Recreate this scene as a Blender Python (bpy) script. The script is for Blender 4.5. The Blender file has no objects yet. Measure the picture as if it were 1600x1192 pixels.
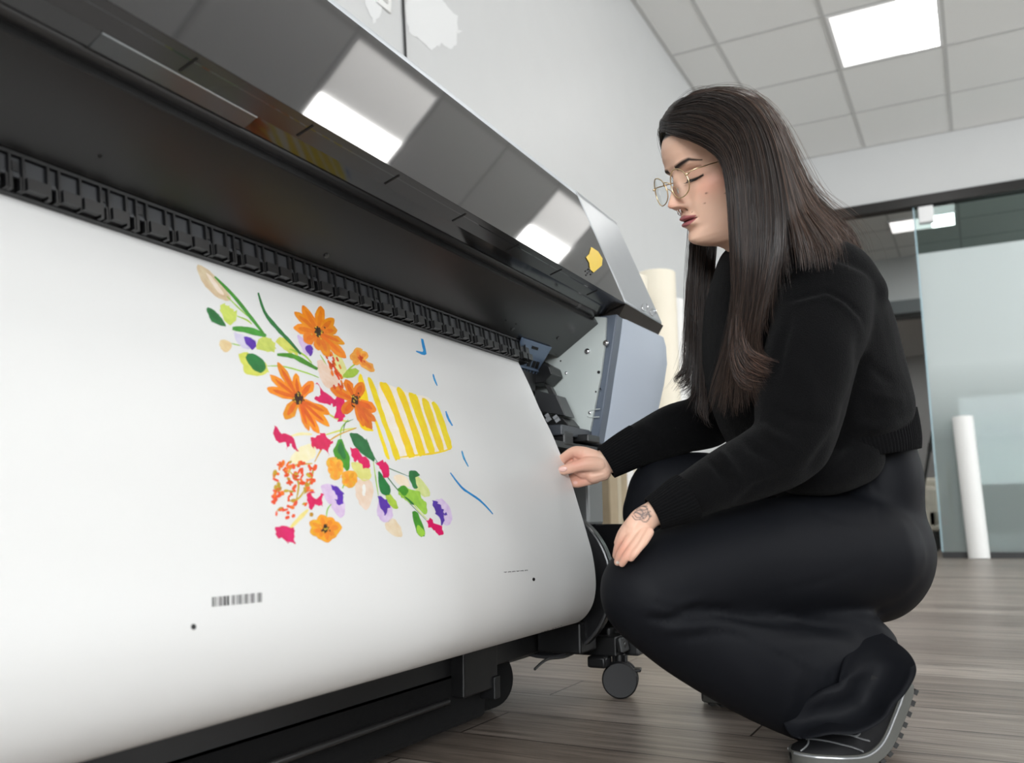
import bpy, bmesh, math, random
import numpy as np
from mathutils import Vector, Matrix, noise
from mathutils.geometry import tessellate_polygon
random.seed(7)
rng = np.random.default_rng(7)
SC = bpy.context.scene
COL = SC.collection

# ------------------------------------------------------------------ camera, light, exposure
YAW, PIT, ROLL, F = math.radians(27.6), math.radians(8.8), math.radians(-.73), 1385.0
EYE = np.array([0., 0., .36])
_h = np.array([math.cos(YAW), math.sin(YAW), 0]); _r = np.array([math.sin(YAW), -math.cos(YAW), 0]); _z = np.array([0, 0, 1.])
FW = _h*math.cos(PIT) + _z*math.sin(PIT); _u = -_h*math.sin(PIT) + _z*math.cos(PIT)
RT = _r*math.cos(ROLL) + _u*math.sin(ROLL); UP = -_r*math.sin(ROLL) + _u*math.cos(ROLL)
cam = bpy.data.cameras.new('camera'); camo = bpy.data.objects.new('camera', cam); COL.objects.link(camo)
cam.sensor_width = 36; cam.lens = 36*F/1600; cam.clip_start = .02; cam.clip_end = 80
camo.matrix_world = Matrix(((RT[0], UP[0], -FW[0], EYE[0]), (RT[1], UP[1], -FW[1], EYE[1]), (RT[2], UP[2], -FW[2], EYE[2]), (0, 0, 0, 1)))
cam.dof.use_dof = True; cam.dof.focus_distance = 1.5; cam.dof.aperture_fstop = 5.0
SC.camera = camo
wd = bpy.data.worlds.new('world'); SC.world = wd; wd.use_nodes = True
wd.node_tree.nodes['Background'].inputs[0].default_value = (.8, .85, .9, 1)
wd.node_tree.nodes['Background'].inputs[1].default_value = .25
SC.view_settings.view_transform = 'Standard'; SC.view_settings.look = 'None'
SC.view_settings.gamma = 1; SC.view_settings.use_curve_mapping = False
SC.view_settings.exposure = 0.0
FILL_WATTS = (200.0, 520.0)             # watts of two fill lamps behind the added, unseen right and back windows
LIGHT_POWER = 4.6          # emission of the ceiling troffers

def ray(px, py): return RT*(px-800) + UP*(596-py) + FW*F
def P(px, py, D): return EYE + ray(px, py)*(D/F)
def hit(px, py, ax, v):
    d = ray(px, py); return EYE + d*((v-EYE[ax])/d[ax])
def proj(p):
    d = np.asarray(p)-EYE; w = d@FW
    return 800+F*(d@RT)/w, 596-F*(d@UP)/w

# ------------------------------------------------------------------ materials
def lin(c):
    c = np.array(c, float)/255; return tuple(np.where(c <= .04045, c/12.92, ((c+.055)/1.055)**2.4))
MATS = {}
def mat(name, col=(.8, .8, .8), rough=.5, metal=0, noise_amt=0, noise_scale=20, bump=0, bump_scale=200, coat=0, trans=0, ior=1.45,
        emit=0, attr=None, sheen=0, sss=0, alpha=1, spec=.5, aniso=0):
    if name in MATS: return MATS[name]
    m = bpy.data.materials.new(name); m.use_nodes = True; nt = m.node_tree; N = nt.nodes; L = nt.links
    b = N['Principled BSDF']; I = b.inputs
    I['Base Color'].default_value = (*col, 1); I['Roughness'].default_value = rough; I['Metallic'].default_value = metal
    I['Coat Weight'].default_value = coat; I['Coat Roughness'].default_value = .05; I['Transmission Weight'].default_value = trans; I['IOR'].default_value = ior
    I['Specular IOR Level'].default_value = spec; I['Alpha'].default_value = alpha; I['Anisotropic'].default_value = aniso
    if sheen: I['Sheen Weight'].default_value = sheen; I['Sheen Roughness'].default_value = .4
    if sss:
        I['Subsurface Weight'].default_value = sss; I['Subsurface Radius'].default_value = (.012, .005, .003); I['Subsurface Scale'].default_value = 1
    if emit: I['Emission Color'].default_value = (*col, 1); I['Emission Strength'].default_value = emit
    tc = N.new('ShaderNodeTexCoord')
    src = None
    if attr:
        a = N.new('ShaderNodeAttribute'); a.attribute_name = attr; src = a.outputs['Color']
    if noise_amt:
        n = N.new('ShaderNodeTexNoise'); n.inputs['Scale'].default_value = noise_scale; n.inputs['Detail'].default_value = 5
        L.new(tc.outputs['Object'], n.inputs['Vector'])
        mx = N.new('ShaderNodeMix'); mx.data_type = 'RGBA'; mx.blend_type = 'OVERLAY'; mx.inputs[0].default_value = noise_amt
        if src: L.new(src, mx.inputs[6])
        else: mx.inputs[6].default_value = (*col, 1)
        L.new(n.outputs['Fac'], mx.inputs[7]); src = mx.outputs[2]
    if src: L.new(src, I['Base Color'])
    if bump:
        n2 = N.new('ShaderNodeTexNoise'); n2.inputs['Scale'].default_value = bump_scale; n2.inputs['Detail'].default_value = 4
        L.new(tc.outputs['Object'], n2.inputs['Vector'])
        bp = N.new('ShaderNodeBump'); bp.inputs['Strength'].default_value = bump; bp.inputs['Distance'].default_value = .002
        L.new(n2.outputs['Fac'], bp.inputs['Height']); L.new(bp.outputs[0], I['Normal'])
    MATS[name] = m; return m

# ------------------------------------------------------------------ mesh helpers
class MB:
    def __init__(s): s.v = []; s.f = []; s.mi = []; s.k = 0
    def add(s, vs, fs, mi=None):
        o = len(s.v); s.v += [tuple(map(float, x)) for x in vs]; s.f += [tuple(o+i for i in f) for f in fs]
        s.mi += [s.k if mi is None else mi]*len(fs); return s
    def box(s, a, b):
        a, b = np.minimum(a, b), np.maximum(a, b)
        v = [(x, y, z) for x in (a[0], b[0]) for y in (a[1], b[1]) for z in (a[2], b[2])]
        return s.add(v, [(0, 1, 3, 2), (4, 6, 7, 5), (0, 4, 5, 1), (2, 3, 7, 6), (0, 2, 6, 4), (1, 5, 7, 3)])
    def obox(s, c, ax, ay, az):                     # centre and three half-axis vectors
        c, ax, ay, az = map(np.asarray, (c, ax, ay, az))
        v = [c+i*ax+j*ay+k*az for i in (-1, 1) for j in (-1, 1) for k in (-1, 1)]
        fs = [(0, 1, 3, 2), (4, 6, 7, 5), (0, 4, 5, 1), (2, 3, 7, 6), (0, 2, 6, 4), (1, 5, 7, 3)]
        if np.dot(np.cross(ax, ay), az) < 0: fs = [f[::-1] for f in fs]
        return s.add(v, fs)
    def prism(s, prof, x0, x1):                     # closed YZ profile extruded along X
        n = len(prof); A = sum(prof[i][0]*prof[(i+1) % n][1]-prof[(i+1) % n][0]*prof[i][1] for i in range(n))
        if A < 0: prof = prof[::-1]
        v = [(x0, y, z) for y, z in prof]+[(x1, y, z) for y, z in prof]
        fs = [(i, (i+1) % n, n+(i+1) % n, n+i) for i in range(n)]
        tri = tessellate_polygon([[Vector((0, y, z)) for y, z in prof]])
        for t in tri:
            a, b, c = t; ar = (prof[b][0]-prof[a][0])*(prof[c][1]-prof[a][1])-(prof[c][0]-prof[a][0])*(prof[b][1]-prof[a][1])
            if ar < 0: a, b, c = c, b, a
            fs.append((c, b, a)); fs.append((n+a, n+b, n+c))
        fs = [f[::-1] if i < n else f for i, f in enumerate(fs)]
        fs = [f[::-1] if i < n else f for i, f in enumerate(fs)]
        return s.add(v, fs)
    def rings(s, R, cap=True, closed=True):
        n = len(R[0]); v = [p for r in R for p in r]; fs = []
        for i in range(len(R)-1):
            for j in range(n if closed else n-1):
                fs.append((i*n+j, i*n+(j+1) % n, (i+1)*n+(j+1) % n, (i+1)*n+j))
        if cap and closed: fs.append(tuple(range(n))[::-1]); fs.append(tuple((len(R)-1)*n+j for j in range(n)))
        return s.add(v, fs)
    def tube(s, pts, rad, n=12, rb=None, round_ends=False, ref=None, cap=True):
        pts = [np.asarray(p, float) for p in pts]; m = len(pts)
        rad = [rad]*m if np.isscalar(rad) else list(rad); rb = rad if rb is None else ([rb]*m if np.isscalar(rb) else list(rb))
        T = []
        for i in range(m):
            t = pts[min(i+1, m-1)]-pts[max(i-1, 0)]; T.append(t/(np.linalg.norm(t)+1e-12))
        if ref is None:
            A = []; a = np.cross(T[0], [0, 0, 1.]);
            if np.linalg.norm(a) < .1: a = np.cross(T[0], [1., 0, 0])
            for t in T:
                a = a-t*(a@t); a = a/np.linalg.norm(a); A.append(a)
        else:
            A = []
            for t in T:
                a = np.cross(t, ref); A.append(a/(np.linalg.norm(a)+1e-9))
        R = []
        def ring(c, a, b, ra_, rb_): return [c+a*ra_*math.cos(q)+b*rb_*math.sin(q) for q in [2*math.pi*j/n for j in range(n)]]
        if round_ends:
            for k in (80, 60, 40, 20):
                q = math.radians(k); R.append(ring(pts[0]-T[0]*min(rad[0], rb[0])*math.sin(q), A[0], np.cross(T[0], A[0]), rad[0]*math.cos(q), rb[0]*math.cos(q)))
        for i in range(m): R.append(ring(pts[i], A[i], np.cross(T[i], A[i]), rad[i], rb[i]))
        if round_ends:
            for k in (20, 40, 60, 80):
                q = math.radians(k); R.append(ring(pts[-1]+T[-1]*min(rad[-1], rb[-1])*math.sin(q), A[-1], np.cross(T[-1], A[-1]), rad[-1]*math.cos(q), rb[-1]*math.cos(q)))
        return s.rings(R, cap)
    def cyl(s, a, b, r, n=24): return s.tube([a, b], r, n)
    def sphere(s, c, r, n=16, sc=(1, 1, 1), M=None):
        R = []
        for i in range(1, n):
            q = math.pi*i/n
            R.append([np.array((math.sin(q)*math.cos(t)*sc[0], math.sin(q)*math.sin(t)*sc[1], math.cos(q)*sc[2]))*r for t in [2*math.pi*j/(n*2) for j in range(n*2)]])
        R = [[(M@p if M is not None else p)+np.asarray(c) for p in rr] for rr in R]
        return s.rings(R[::-1])
def spline(pts, n):                                 # Catmull-Rom through rows of numbers
    p = np.array(pts, float); m = len(p); out = []
    for q in np.linspace(0, m-1, n):
        i = min(int(q), m-2); t = q-i
        a, b, c, d = p[max(i-1, 0)], p[i], p[i+1], p[min(i+2, m-1)]
        out.append(.5*((2*b)+(c-a)*t+(2*a-5*b+4*c-d)*t*t+(3*b-a-3*c+d)*t**3))
    return np.array(out)
ORG = {}
def org(o): return np.array(ORG.get(o.name, (0, 0, 0)), float) if o else np.zeros(3)
def link(o, parent=None):
    COL.objects.link(o)
    if parent: o.parent = parent
    return o
def mk(name, mb, mats, parent=None, smooth=True, bevel=0, seg=2, sharp=40):
    me = bpy.data.meshes.new(name)
    if isinstance(mb, MB):
        c = org(parent); me.from_pydata([tuple(np.array(v)-c) for v in mb.v], [], mb.f); mi = mb.mi
    else: me, mi = mb, None
    for m_ in (mats if isinstance(mats, (list, tuple)) else [mats]): me.materials.append(m_)
    if mi: me.polygons.foreach_set('material_index', mi)
    me.polygons.foreach_set('use_smooth', [bool(smooth)]*len(me.polygons))
    o = bpy.data.objects.new(name, me); link(o, parent); ORG[o.name] = tuple(org(parent))
    if smooth and sharp: me.set_sharp_from_angle(angle=math.radians(sharp))
    if bevel:
        b = o.modifiers.new('bevel', 'BEVEL'); b.width = bevel; b.segments = seg; b.limit_method = 'ANGLE'; b.angle_limit = math.radians(35); b.harden_normals = False
    return o
def empty(name, loc, label=None, cat=None, group=None):
    o = bpy.data.objects.new(name, None); COL.objects.link(o); o.location = tuple(loc); ORG[o.name] = tuple(loc); o.empty_display_size = .1
    if label: tag(o, label, cat, group)
    return o
def tag(o, label, cat, group=None):
    o['label'] = label; o['category'] = cat
    if group: o['group'] = group
    return o
def struct(o): o['kind'] = 'structure'; return o
def lab(o, t): o['label'] = t; return o
def voxel(mb, size, smooth_it=0, fac=.5):           # union of overlapping closed shapes as one even skin
    me = bpy.data.meshes.new('t'); me.from_pydata(mb.v, [], mb.f)
    o = bpy.data.objects.new('t', me); COL.objects.link(o)
    r = o.modifiers.new('r', 'REMESH'); r.mode = 'VOXEL'; r.voxel_size = size; r.adaptivity = 0
    if smooth_it:
        s_ = o.modifiers.new('s', 'SMOOTH'); s_.factor = fac; s_.iterations = smooth_it
    dg = bpy.context.evaluated_depsgraph_get(); dg.update()
    out = bpy.data.meshes.new_from_object(o.evaluated_get(dg))
    bpy.data.objects.remove(o); bpy.data.meshes.remove(me); return out
def vco(me):
    a = np.empty(len(me.vertices)*3); me.vertices.foreach_get('co', a); return a.reshape(-1, 3)
def vno(me):
    a = np.empty(len(me.vertices)*3); me.vertices.foreach_get('normal', a); return a.reshape(-1, 3)
def setco(me, a): me.vertices.foreach_set('co', a.ravel()); me.update()
def setcol(me, c, name='Col'):
    at = me.color_attributes.new(name, 'FLOAT_COLOR', 'POINT'); at.data.foreach_set('color', np.c_[c, np.ones(len(c))].ravel())
def projA(a):
    d = a-EYE; w = d@FW; return 800+F*(d@RT)/w, 596-F*(d@UP)/w, w
def segdist(x, y, line):
    best = np.full(len(x), 1e9); tt = np.zeros(len(x)); n = len(line)-1
    for i in range(n):
        a = np.array(line[i], float); b = np.array(line[i+1], float); d = b-a; L2 = d@d
        t = np.clip(((x-a[0])*d[0]+(y-a[1])*d[1])/L2, 0, 1)
        q = np.hypot(x-a[0]-t*d[0], y-a[1]-t*d[1]); m_ = q < best; best[m_] = q[m_]; tt[m_] = (i+t[m_])/n
    return best, tt
def fnoise(a, s, seed=0):
    return np.array([noise.noise(Vector(p*s+seed)) for p in a])
# ------------------------------------------------------------------ the room
CZ = 3.60; XW = 8.15; YW = 1.71
GX, GY = .807, .700                                  # ceiling grid
X0, Y0 = 5.75, -.036
wall_m = mat('wall_paint', lin((207, 208, 208)), .42, noise_amt=.04, noise_scale=6, bump=.03, bump_scale=300)
wall_far_m = mat('far_wall_paint', lin((212, 213, 213)), .5, noise_amt=.03, noise_scale=4)
tile_m = mat('ceiling_tile', lin((236, 236, 234)), .9, noise_amt=.08, noise_scale=90, bump=.3, bump_scale=500)
grid_m = mat('ceiling_grid_metal', lin((200, 200, 198)), .5)
dark_m = mat('dark_bronze', (.012, .011, .010), .35)
# floor: wood-look vinyl planks laid along Y
fm = mat('vinyl_plank', (.2, .17, .15), .36); nt = fm.node_tree; N = nt.nodes; L = nt.links; b = N['Principled BSDF']
tc = N.new('ShaderNodeTexCoord'); mp = N.new('ShaderNodeMapping'); mp.inputs['Rotation'].default_value = (0, 0, math.radians(90)); mp.inputs['Location'].default_value = (.37, .06, 0)
L.new(tc.outputs['Object'], mp.inputs[0])
br = N.new('ShaderNodeTexBrick'); br.inputs['Scale'].default_value = 1; br.inputs['Brick Width'].default_value = 1.22; br.inputs['Row Height'].default_value = .178
br.inputs['Mortar Size'].default_value = .0022; br.inputs['Mortar Smooth'].default_value = .2; br.offset = .37; br.inputs['Bias'].default_value = 0
br.inputs['Color1'].default_value = (*lin((128, 117, 108)), 1); br.inputs['Color2'].default_value = (*lin((168, 159, 150)), 1); br.inputs['Mortar'].default_value = (*lin((62, 54, 50)), 1)
L.new(mp.outputs[0], br.inputs[0])
m2 = N.new('ShaderNodeMapping'); m2.inputs['Scale'].default_value = (1.6, 26, 1); L.new(mp.outputs[0], m2.inputs[0])
addv = N.new('ShaderNodeVectorMath'); addv.operation = 'MULTIPLY_ADD'; L.new(br.outputs['Color'], addv.inputs[0]); addv.inputs[1].default_value = (40, 40, 40); L.new(m2.outputs[0], addv.inputs[2])
gn = N.new('ShaderNodeTexNoise'); gn.inputs['Scale'].default_value = 2.2; gn.inputs['Detail'].default_value = 8; gn.inputs['Roughness'].default_value = .65; gn.inputs['Distortion'].default_value = .9
L.new(addv.outputs[0], gn.inputs['Vector'])
rp = N.new('ShaderNodeValToRGB'); rp.color_ramp.elements[0].position = .28; rp.color_ramp.elements[0].color = (.26, .235, .21, 1); rp.color_ramp.elements[1].position = .66; rp.color_ramp.elements[1].color = (1.25, 1.22, 1.2, 1)
L.new(gn.outputs['Fac'], rp.inputs[0])
mx = N.new('ShaderNodeMix'); mx.data_type = 'RGBA'; mx.blend_type = 'MULTIPLY'; mx.inputs[0].default_value = .92
L.new(br.outputs['Color'], mx.inputs[6]); L.new(rp.outputs[0], mx.inputs[7]); L.new(mx.outputs[2], b.inputs['Base Color'])
bp = N.new('ShaderNodeBump'); bp.inputs['Strength'].default_value = .25; bp.inputs['Distance'].default_value = .002; L.new(gn.outputs['Fac'], bp.inputs['Height'])
bp2 = N.new('ShaderNodeBump'); bp2.invert = True; bp2.inputs['Strength'].default_value = .6; bp2.inputs['Distance'].default_value = .002; L.new(br.outputs['Fac'], bp2.inputs['Height']); L.new(bp.outputs[0], bp2.inputs['Normal'])
L.new(bp2.outputs[0], b.inputs['Normal'])
struct(mk('floor', MB().box((-5, -6, -.05), (20.2, 6, 0)), fm, smooth=False))
# ceiling with a recessed T-bar grid; the troffers sit in their cells
lights = []
for i, js in ((-6, (-9, -6, -3)), (-3, (-8, -6, -4, -2, 0)), (0, (-9, -6, -3, 0))):  # middle row packed with extra unseen lights to brighten the sheet
    for j in js: lights.append((i, j))
lightcell = set(lights)
mb = MB()
i0, i1 = -13, 3; j0, j1 = -9, 3
for i in range(i0, i1):
    for j in range(j0, j1):
        if (i, j) in lightcell: continue
        x, y = X0+i*GX, Y0+j*GY
        xe = min(x+GX, XW)
        if x >= XW: continue
        ye = min(y+GY, YW+.02)
        if y >= YW: continue
        mb.box((x+.012, y+.012, CZ+.004), (xe-.012, ye-.012, CZ+.02))
mb.k = 1
for i in range(i0, i1+1):
    x = X0+i*GX
    if x < XW: mb.box((x-.012, Y0+j0*GY, CZ), (x+.012, YW, CZ+.03))
for j in range(j0, j1+1):
    y = Y0+j*GY
    if y < YW: mb.box((X0+i0*GX, y-.012, CZ-.0005), (XW, y+.012, CZ+.03))
mb.box((X0+i0*GX, YW-.03, CZ-.002), (XW, YW, CZ+.03)); mb.box((XW-.03, Y0+j0*GY, CZ-.002), (XW, YW, CZ+.03))
mb.box((-5, -6.4, CZ+.06), (XW, YW, CZ+.1))
struct(mk('ceiling', mb, [tile_m, grid_m], smooth=False))
struct(mk('wall_left', MB().box((-5, YW, 0), (XW, YW+.12, CZ+.1)), wall_m, smooth=False))
mb = MB(); mb.box((-5.1, -6.4, 0), (-5, YW, .9)); mb.box((-5.1, -6.4, 2.9), (-5, YW, CZ+.1)); mb.box((-5.1, -6.4, .9), (-5, -4.7, 2.9)); mb.box((-5.1, .3, .9), (-5, YW, 2.9))
struct(mk('wall_back', mb, wall_m, smooth=False))
mb = MB()
for yy in (-4.7, -2.2, .3): mb.box((-5.08, yy-.03, .9), (-5.02, yy+.03, 2.9))
for zz in (.93, 2.87): mb.box((-5.08, -4.7, zz-.03), (-5.02, .3, zz+.03))
struct(mk('added_window_3', mb, dark_m, smooth=False))  # window added out of view so light reaches the near sides
mb = MB(); mb.box((-5, -6.5, 0), (20.2, -6.4, .9)); mb.box((-5, -6.5, 2.9), (20.2, -6.4, CZ+.1)); mb.box((-5, -6.5, .9), (4.0, -6.4, 2.9)); mb.box((8.0, -6.5, .9), (20.2, -6.4, 2.9))
struct(mk('wall_right', mb, wall_m, smooth=False))
mb = MB()
for xx in (4.0, 6.0, 8.0): mb.box((xx-.03, -6.48, .9), (xx+.03, -6.42, 2.9))
for zz in (.93, 2.87): mb.box((4.0, -6.48, zz-.03), (8.0, -6.42, zz+.03))
struct(mk('added_window_2', mb, dark_m, smooth=False))  # another added window, unseen, the opening for the right fill lamp
for e_, l_, r_, w_ in ((FILL_WATTS[0], (6.0, -6.52, 1.9), (math.radians(90), 0, 0), 4), (FILL_WATTS[1], (-5.12, -2.2, 1.9), (math.radians(90), 0, math.radians(-90)), 5)):
    dl = bpy.data.lights.new('added_fill', 'AREA'); dl.shape = 'RECTANGLE'; dl.size = w_; dl.size_y = 2; dl.energy = e_; dl.color = (.94, .975, 1)
    dlo = bpy.data.objects.new('added_fill', dl); COL.objects.link(dlo); dlo.location = l_; dlo.rotation_euler = r_  # area lamps added as fill behind the two made-up windows
# far wall: header over the wide glazed opening
YO = 1.25                                            # left jamb of the opening
mb = MB(); mb.box((XW, -6.4, 3.075), (XW+.15, YW, CZ+.1)); mb.box((XW, YO, 0), (XW+.15, YW, 3.075)); mb.box((XW, -6.4, 0), (XW+.15, -3.2, 3.075))
struct(mk('wall_far', mb, wall_far_m, smooth=False))
struct(mk('trim_1', MB().box((XW-.02, -3.2, 2.985), (XW+.10, YO, 3.075)), dark_m, smooth=False, bevel=.004))
struct(mk('baseboard_left', MB().box((2.9, YW-.012, 0), (XW, YW, .09)), mat('baseboard', lin((70, 70, 72)), .5), smooth=False))
# frosted sliding glass door
def frost(name, zc, clear):
    m = bpy.data.materials.new(name); m.use_nodes = True; nt = m.node_tree; N = nt.nodes; L = nt.links; N.clear()
    out = N.new('ShaderNodeOutputMaterial'); tr = N.new('ShaderNodeBsdfTransparent'); tr.inputs[0].default_value = (.72, .80, .79, 1)
    gl = N.new('ShaderNodeBsdfGlossy'); gl.inputs['Roughness'].default_value = .03; gl.inputs[0].default_value = (.8, .9, .9, 1)
    lw = N.new('ShaderNodeLayerWeight'); lw.inputs[0].default_value = .25
    m1 = N.new('ShaderNodeMixShader'); L.new(lw.outputs['Fresnel'], m1.inputs[0]); L.new(tr.outputs[0], m1.inputs[1]); L.new(gl.outputs[0], m1.inputs[2])
    df = N.new('ShaderNodeBsdfDiffuse'); df.inputs[0].default_value = (*lin((244, 250, 250)), 1)
    tl = N.new('ShaderNodeBsdfTranslucent'); tl.inputs[0].default_value = (*lin((246, 253, 254)), 1)
    m2 = N.new('ShaderNodeMixShader'); m2.inputs[0].default_value = .5; L.new(df.outputs[0], m2.inputs[1]); L.new(tl.outputs[0], m2.inputs[2])
    tc = N.new('ShaderNodeTexCoord'); sp = N.new('ShaderNodeSeparateXYZ'); L.new(tc.outputs['Object'], sp.inputs[0])
    mr = N.new('ShaderNodeValToRGB'); L.new(sp.outputs['Z'], mr.inputs[0])
    sc = N.new('ShaderNodeMath'); sc.operation = 'MULTIPLY'; sc.inputs[1].default_value = 1/3.2; L.new(sp.outputs['Z'], sc.inputs[0]); L.new(sc.outputs[0], mr.inputs[0])
    e = mr.color_ramp.elements; e[0].position = .30; e[0].color = (clear,)*3+(1,); e[1].position = .50; e[1].color = (.88,)*3+(1,)
    a = e.new(.802); a.color = (.9,)*3+(1,); c = e.new(.8035); c.color = (0.0, 0, 0, 1)
    m3 = N.new('ShaderNodeMixShader'); L.new(mr.outputs[0], m3.inputs[0]); L.new(m1.outputs[0], m3.inputs[1]); L.new(m2.outputs[0], m3.inputs[2]); L.new(m3.outputs[0], out.inputs[0])
    return m
fr = frost('frosted_glass', 2.566, .28)
door = struct(empty('door_1', (XW+.04, -.5, 0)))
mk('glass_panel', MB().box((XW+.03, -1.05, .045), (XW+.042, .31, 2.985)), fr, door, smooth=False)
mk('glass_edge', MB().box((XW+.029, .31, .045), (XW+.043, .322, 2.985)), mat('glass_edge', lin((185, 215, 225)), .1, spec=.8), door, smooth=False)
mk('bottom_rail', MB().box((XW+.01, -1.05, 0), (XW+.06, .32, .048)), mat('black_rail', (.006, .006, .006), .4), door, smooth=False)
lab(mk('hanger', MB().box((XW-.02, .16, 2.83), (XW+.06, .28, 2.975)), mat('white_hanger', lin((245, 245, 245)), .3), door, smooth=False, bevel=.01), 'white square roller hanger at the top')
win = struct(empty('window_1', (XW+.08, -2, 0)))
mk('glass_panel', MB().box((XW+.07, -3.2, .045), (XW+.082, -1.0, 2.985)), fr, win, smooth=False)
mk('bottom_rail', MB().box((XW+.05, -3.2, 0), (XW+.1, -1.0, .048)), MATS['black_rail'], win, smooth=False)
# rooms beyond
room2c = mat('ceiling_tile_beyond', lin((150, 152, 153)), .9, noise_amt=.05)
mb = MB().box((XW+.15, -6.4, CZ), (20.2, 4, CZ+.1)); 
struct(mk('ceiling_2', mb, tile_m, smooth=False))
mb = MB()
for k in range(1, 6): mb.box((XW+.15+k*.81-.012, -3, CZ-.006), (XW+.15+k*.81+.012, 3.9, CZ+.001))
for k in range(-4, 6): mb.box((XW+.15, Y0+k*GY-.012, CZ-.006), (12, Y0+k*GY+.012, CZ+.001))
struct(mk('trim_2', mb, grid_m, smooth=False))
struct(mk('wall_left_2', MB().box((XW, 3.9, 0), (20.2, 4, CZ)), wall_m, smooth=False))
struct(mk('wall_far_2', MB().box((12, -6.4, 3.03), (12.12, 3.9, CZ)).box((12, -6.4, 0), (12.12, -.5, 3.03)), wall_m, smooth=False))
struct(mk('trim_3', MB().box((11.98, -.5, 2.86), (12.12, 3.9, 3.03)), mat('grey_header', lin((118, 122, 124)), .5), smooth=False))
struct(mk('trim_4', MB().box((11.97, -.5, 2.80), (12.13, 3.9, 2.86)), dark_m, smooth=False))
struct(mk('wall_far_3', MB().box((20, -6.4, 0), (20.1, 4, CZ)), wall_far_m, smooth=False))
# ceiling troffers
em = mat('troffer_lens', (1, .985, .96), .6, emit=LIGHT_POWER*3.0); em2 = mat('troffer_reflector', (1, .985, .96), .6, emit=1.32); lf_m = mat('troffer_frame', lin((235, 235, 235)), .5)
desc = {(0, 0): 'lit square ceiling light above the woman, nearest the far wall'}
def troffer(x, y, w, d, label, group=None):
    t = empty('ceiling_light', (x+w/2, y+d/2, CZ), label, 'ceiling light', group)
    mb = MB(); e = .022
    for a, b_ in (((x, y), (x+w, y+e)), ((x, y+d-e), (x+w, y+d)), ((x, y+e), (x+e, y+d-e)), ((x+w-e, y+e), (x+w, y+d-e))):
        mb.box((*a, CZ-.003), (*b_, CZ+.03))
    mk('light_frame', mb, lf_m, t, smooth=False)
    mk('light_lens', MB().box((x+e, y+e, CZ+.006), (x+w-e, y+d*.36, CZ+.016)), em, t, smooth=False)
    mk('light_reflector', MB().box((x+e, y+d*.36, CZ+.006), (x+w-e, y+d-e, CZ+.016)), em2, t, smooth=False)
    return t
for i, j in lights:
    x, y = X0+i*GX, Y0+j*GY
    troffer(x+.012, y+.012, GX-.024, GY-.024, 'large bright square ceiling light directly above the woman\'s head' if (i, j) == (0, 0) else 'lit square troffer elsewhere in the office ceiling grid, some added unseen for light', None if (i, j) == (0, 0) else 'ceiling lights of the print room')
CZ0 = CZ; CZ = CZ0-.02
troffer(10.40, -.01, .48, .69, 'small bright ceiling light seen through the top of the glass door', None)
troffer(10.0, -1.7, 1.3, .69, 'unseen ceiling light added behind the frosted glass to brighten it', 'lights beyond the glass')  # extra light put in to brighten the frosted pane
troffer(10.40, -2.8, .48, .69, 'unseen ceiling light added behind the frosted glass to brighten it', 'lights beyond the glass')
troffer(14.5, 1.2, 1.3, .69, 'ceiling light of the third room behind the dark header', 'lights of the third room')
troffer(17.0, 1.2, 1.3, .69, 'ceiling light of the third room behind the dark header', 'lights of the third room')
troffer(13.0, -2.5, 1.3, .69, 'unseen ceiling light added behind the frosted glass to brighten it', 'lights beyond the glass')
for y_ in (-1.6, -2.9, -4.6): troffer(8.7, y_, 1.3, .69, 'unseen ceiling light added behind the frosted glass to brighten it', 'lights beyond the glass')  # unseen row added to make the frosted panes brighter
CZ = CZ0
# wall plate, cable, patches of filler on the left wall
pl = tag(mk('wall_outlet', MB().box((2.29, YW-.008, 2.127), (2.375, YW, 2.26)), mat('outlet_white', lin((235, 235, 233)), .35), bevel=.003), 'white outlet plate on the wall above the printer', 'outlet')
ot = mk('socket', MB().box((2.315, YW-.011, 2.15), (2.35, YW-.007, 2.185)).box((2.315, YW-.011, 2.205), (2.35, YW-.007, 2.24)), mat('socket', lin((200, 200, 198)), .4), pl, smooth=False)
cb = [hit(630, -60, 1, YW-.006), hit(630, 0, 1, YW-.006), hit(632, 45, 1, YW-.006), hit(634, 92, 1, YW-.006), hit(634, 130, 1, YW-.006)]
tag(mk('cable', MB().tube(spline(cb, 30), .0045, 8), mat('cable_black', (.02, .02, .02), .5)), 'thin black cable hanging down the wall behind the printer', 'cable')
pm = mat('filler_patch', lin((229, 230, 230)), .6)
mb = MB()
def patch(pts):
    q = []
    n = len(pts)
    for i in range(n):
        a, b_ = np.array(pts[i], float), np.array(pts[(i+1) % n], float)
        for k in range(5): c_ = a+(b_-a)*k/5+rng.normal(0, 1.1, 2); q.append(hit(c_[0], c_[1], 1, YW-.0012))
    for t in tessellate_polygon([[Vector(p) for p in q]]): mb.add([q[i] for i in t], [(0, 1, 2)])
patch([(560, -20), (600, -20), (598, 20), (585, 38), (575, 15)])
patch([(635, -20), (690, 0), (715, 27), (714, 70), (704, 76), (690, 68), (674, 78), (655, 62), (640, 48), (634, 30)])
patch([(714, 45), (722, 50), (716, 52)])
struct(mk('trim_5', mb, pm, smooth=False))
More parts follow.
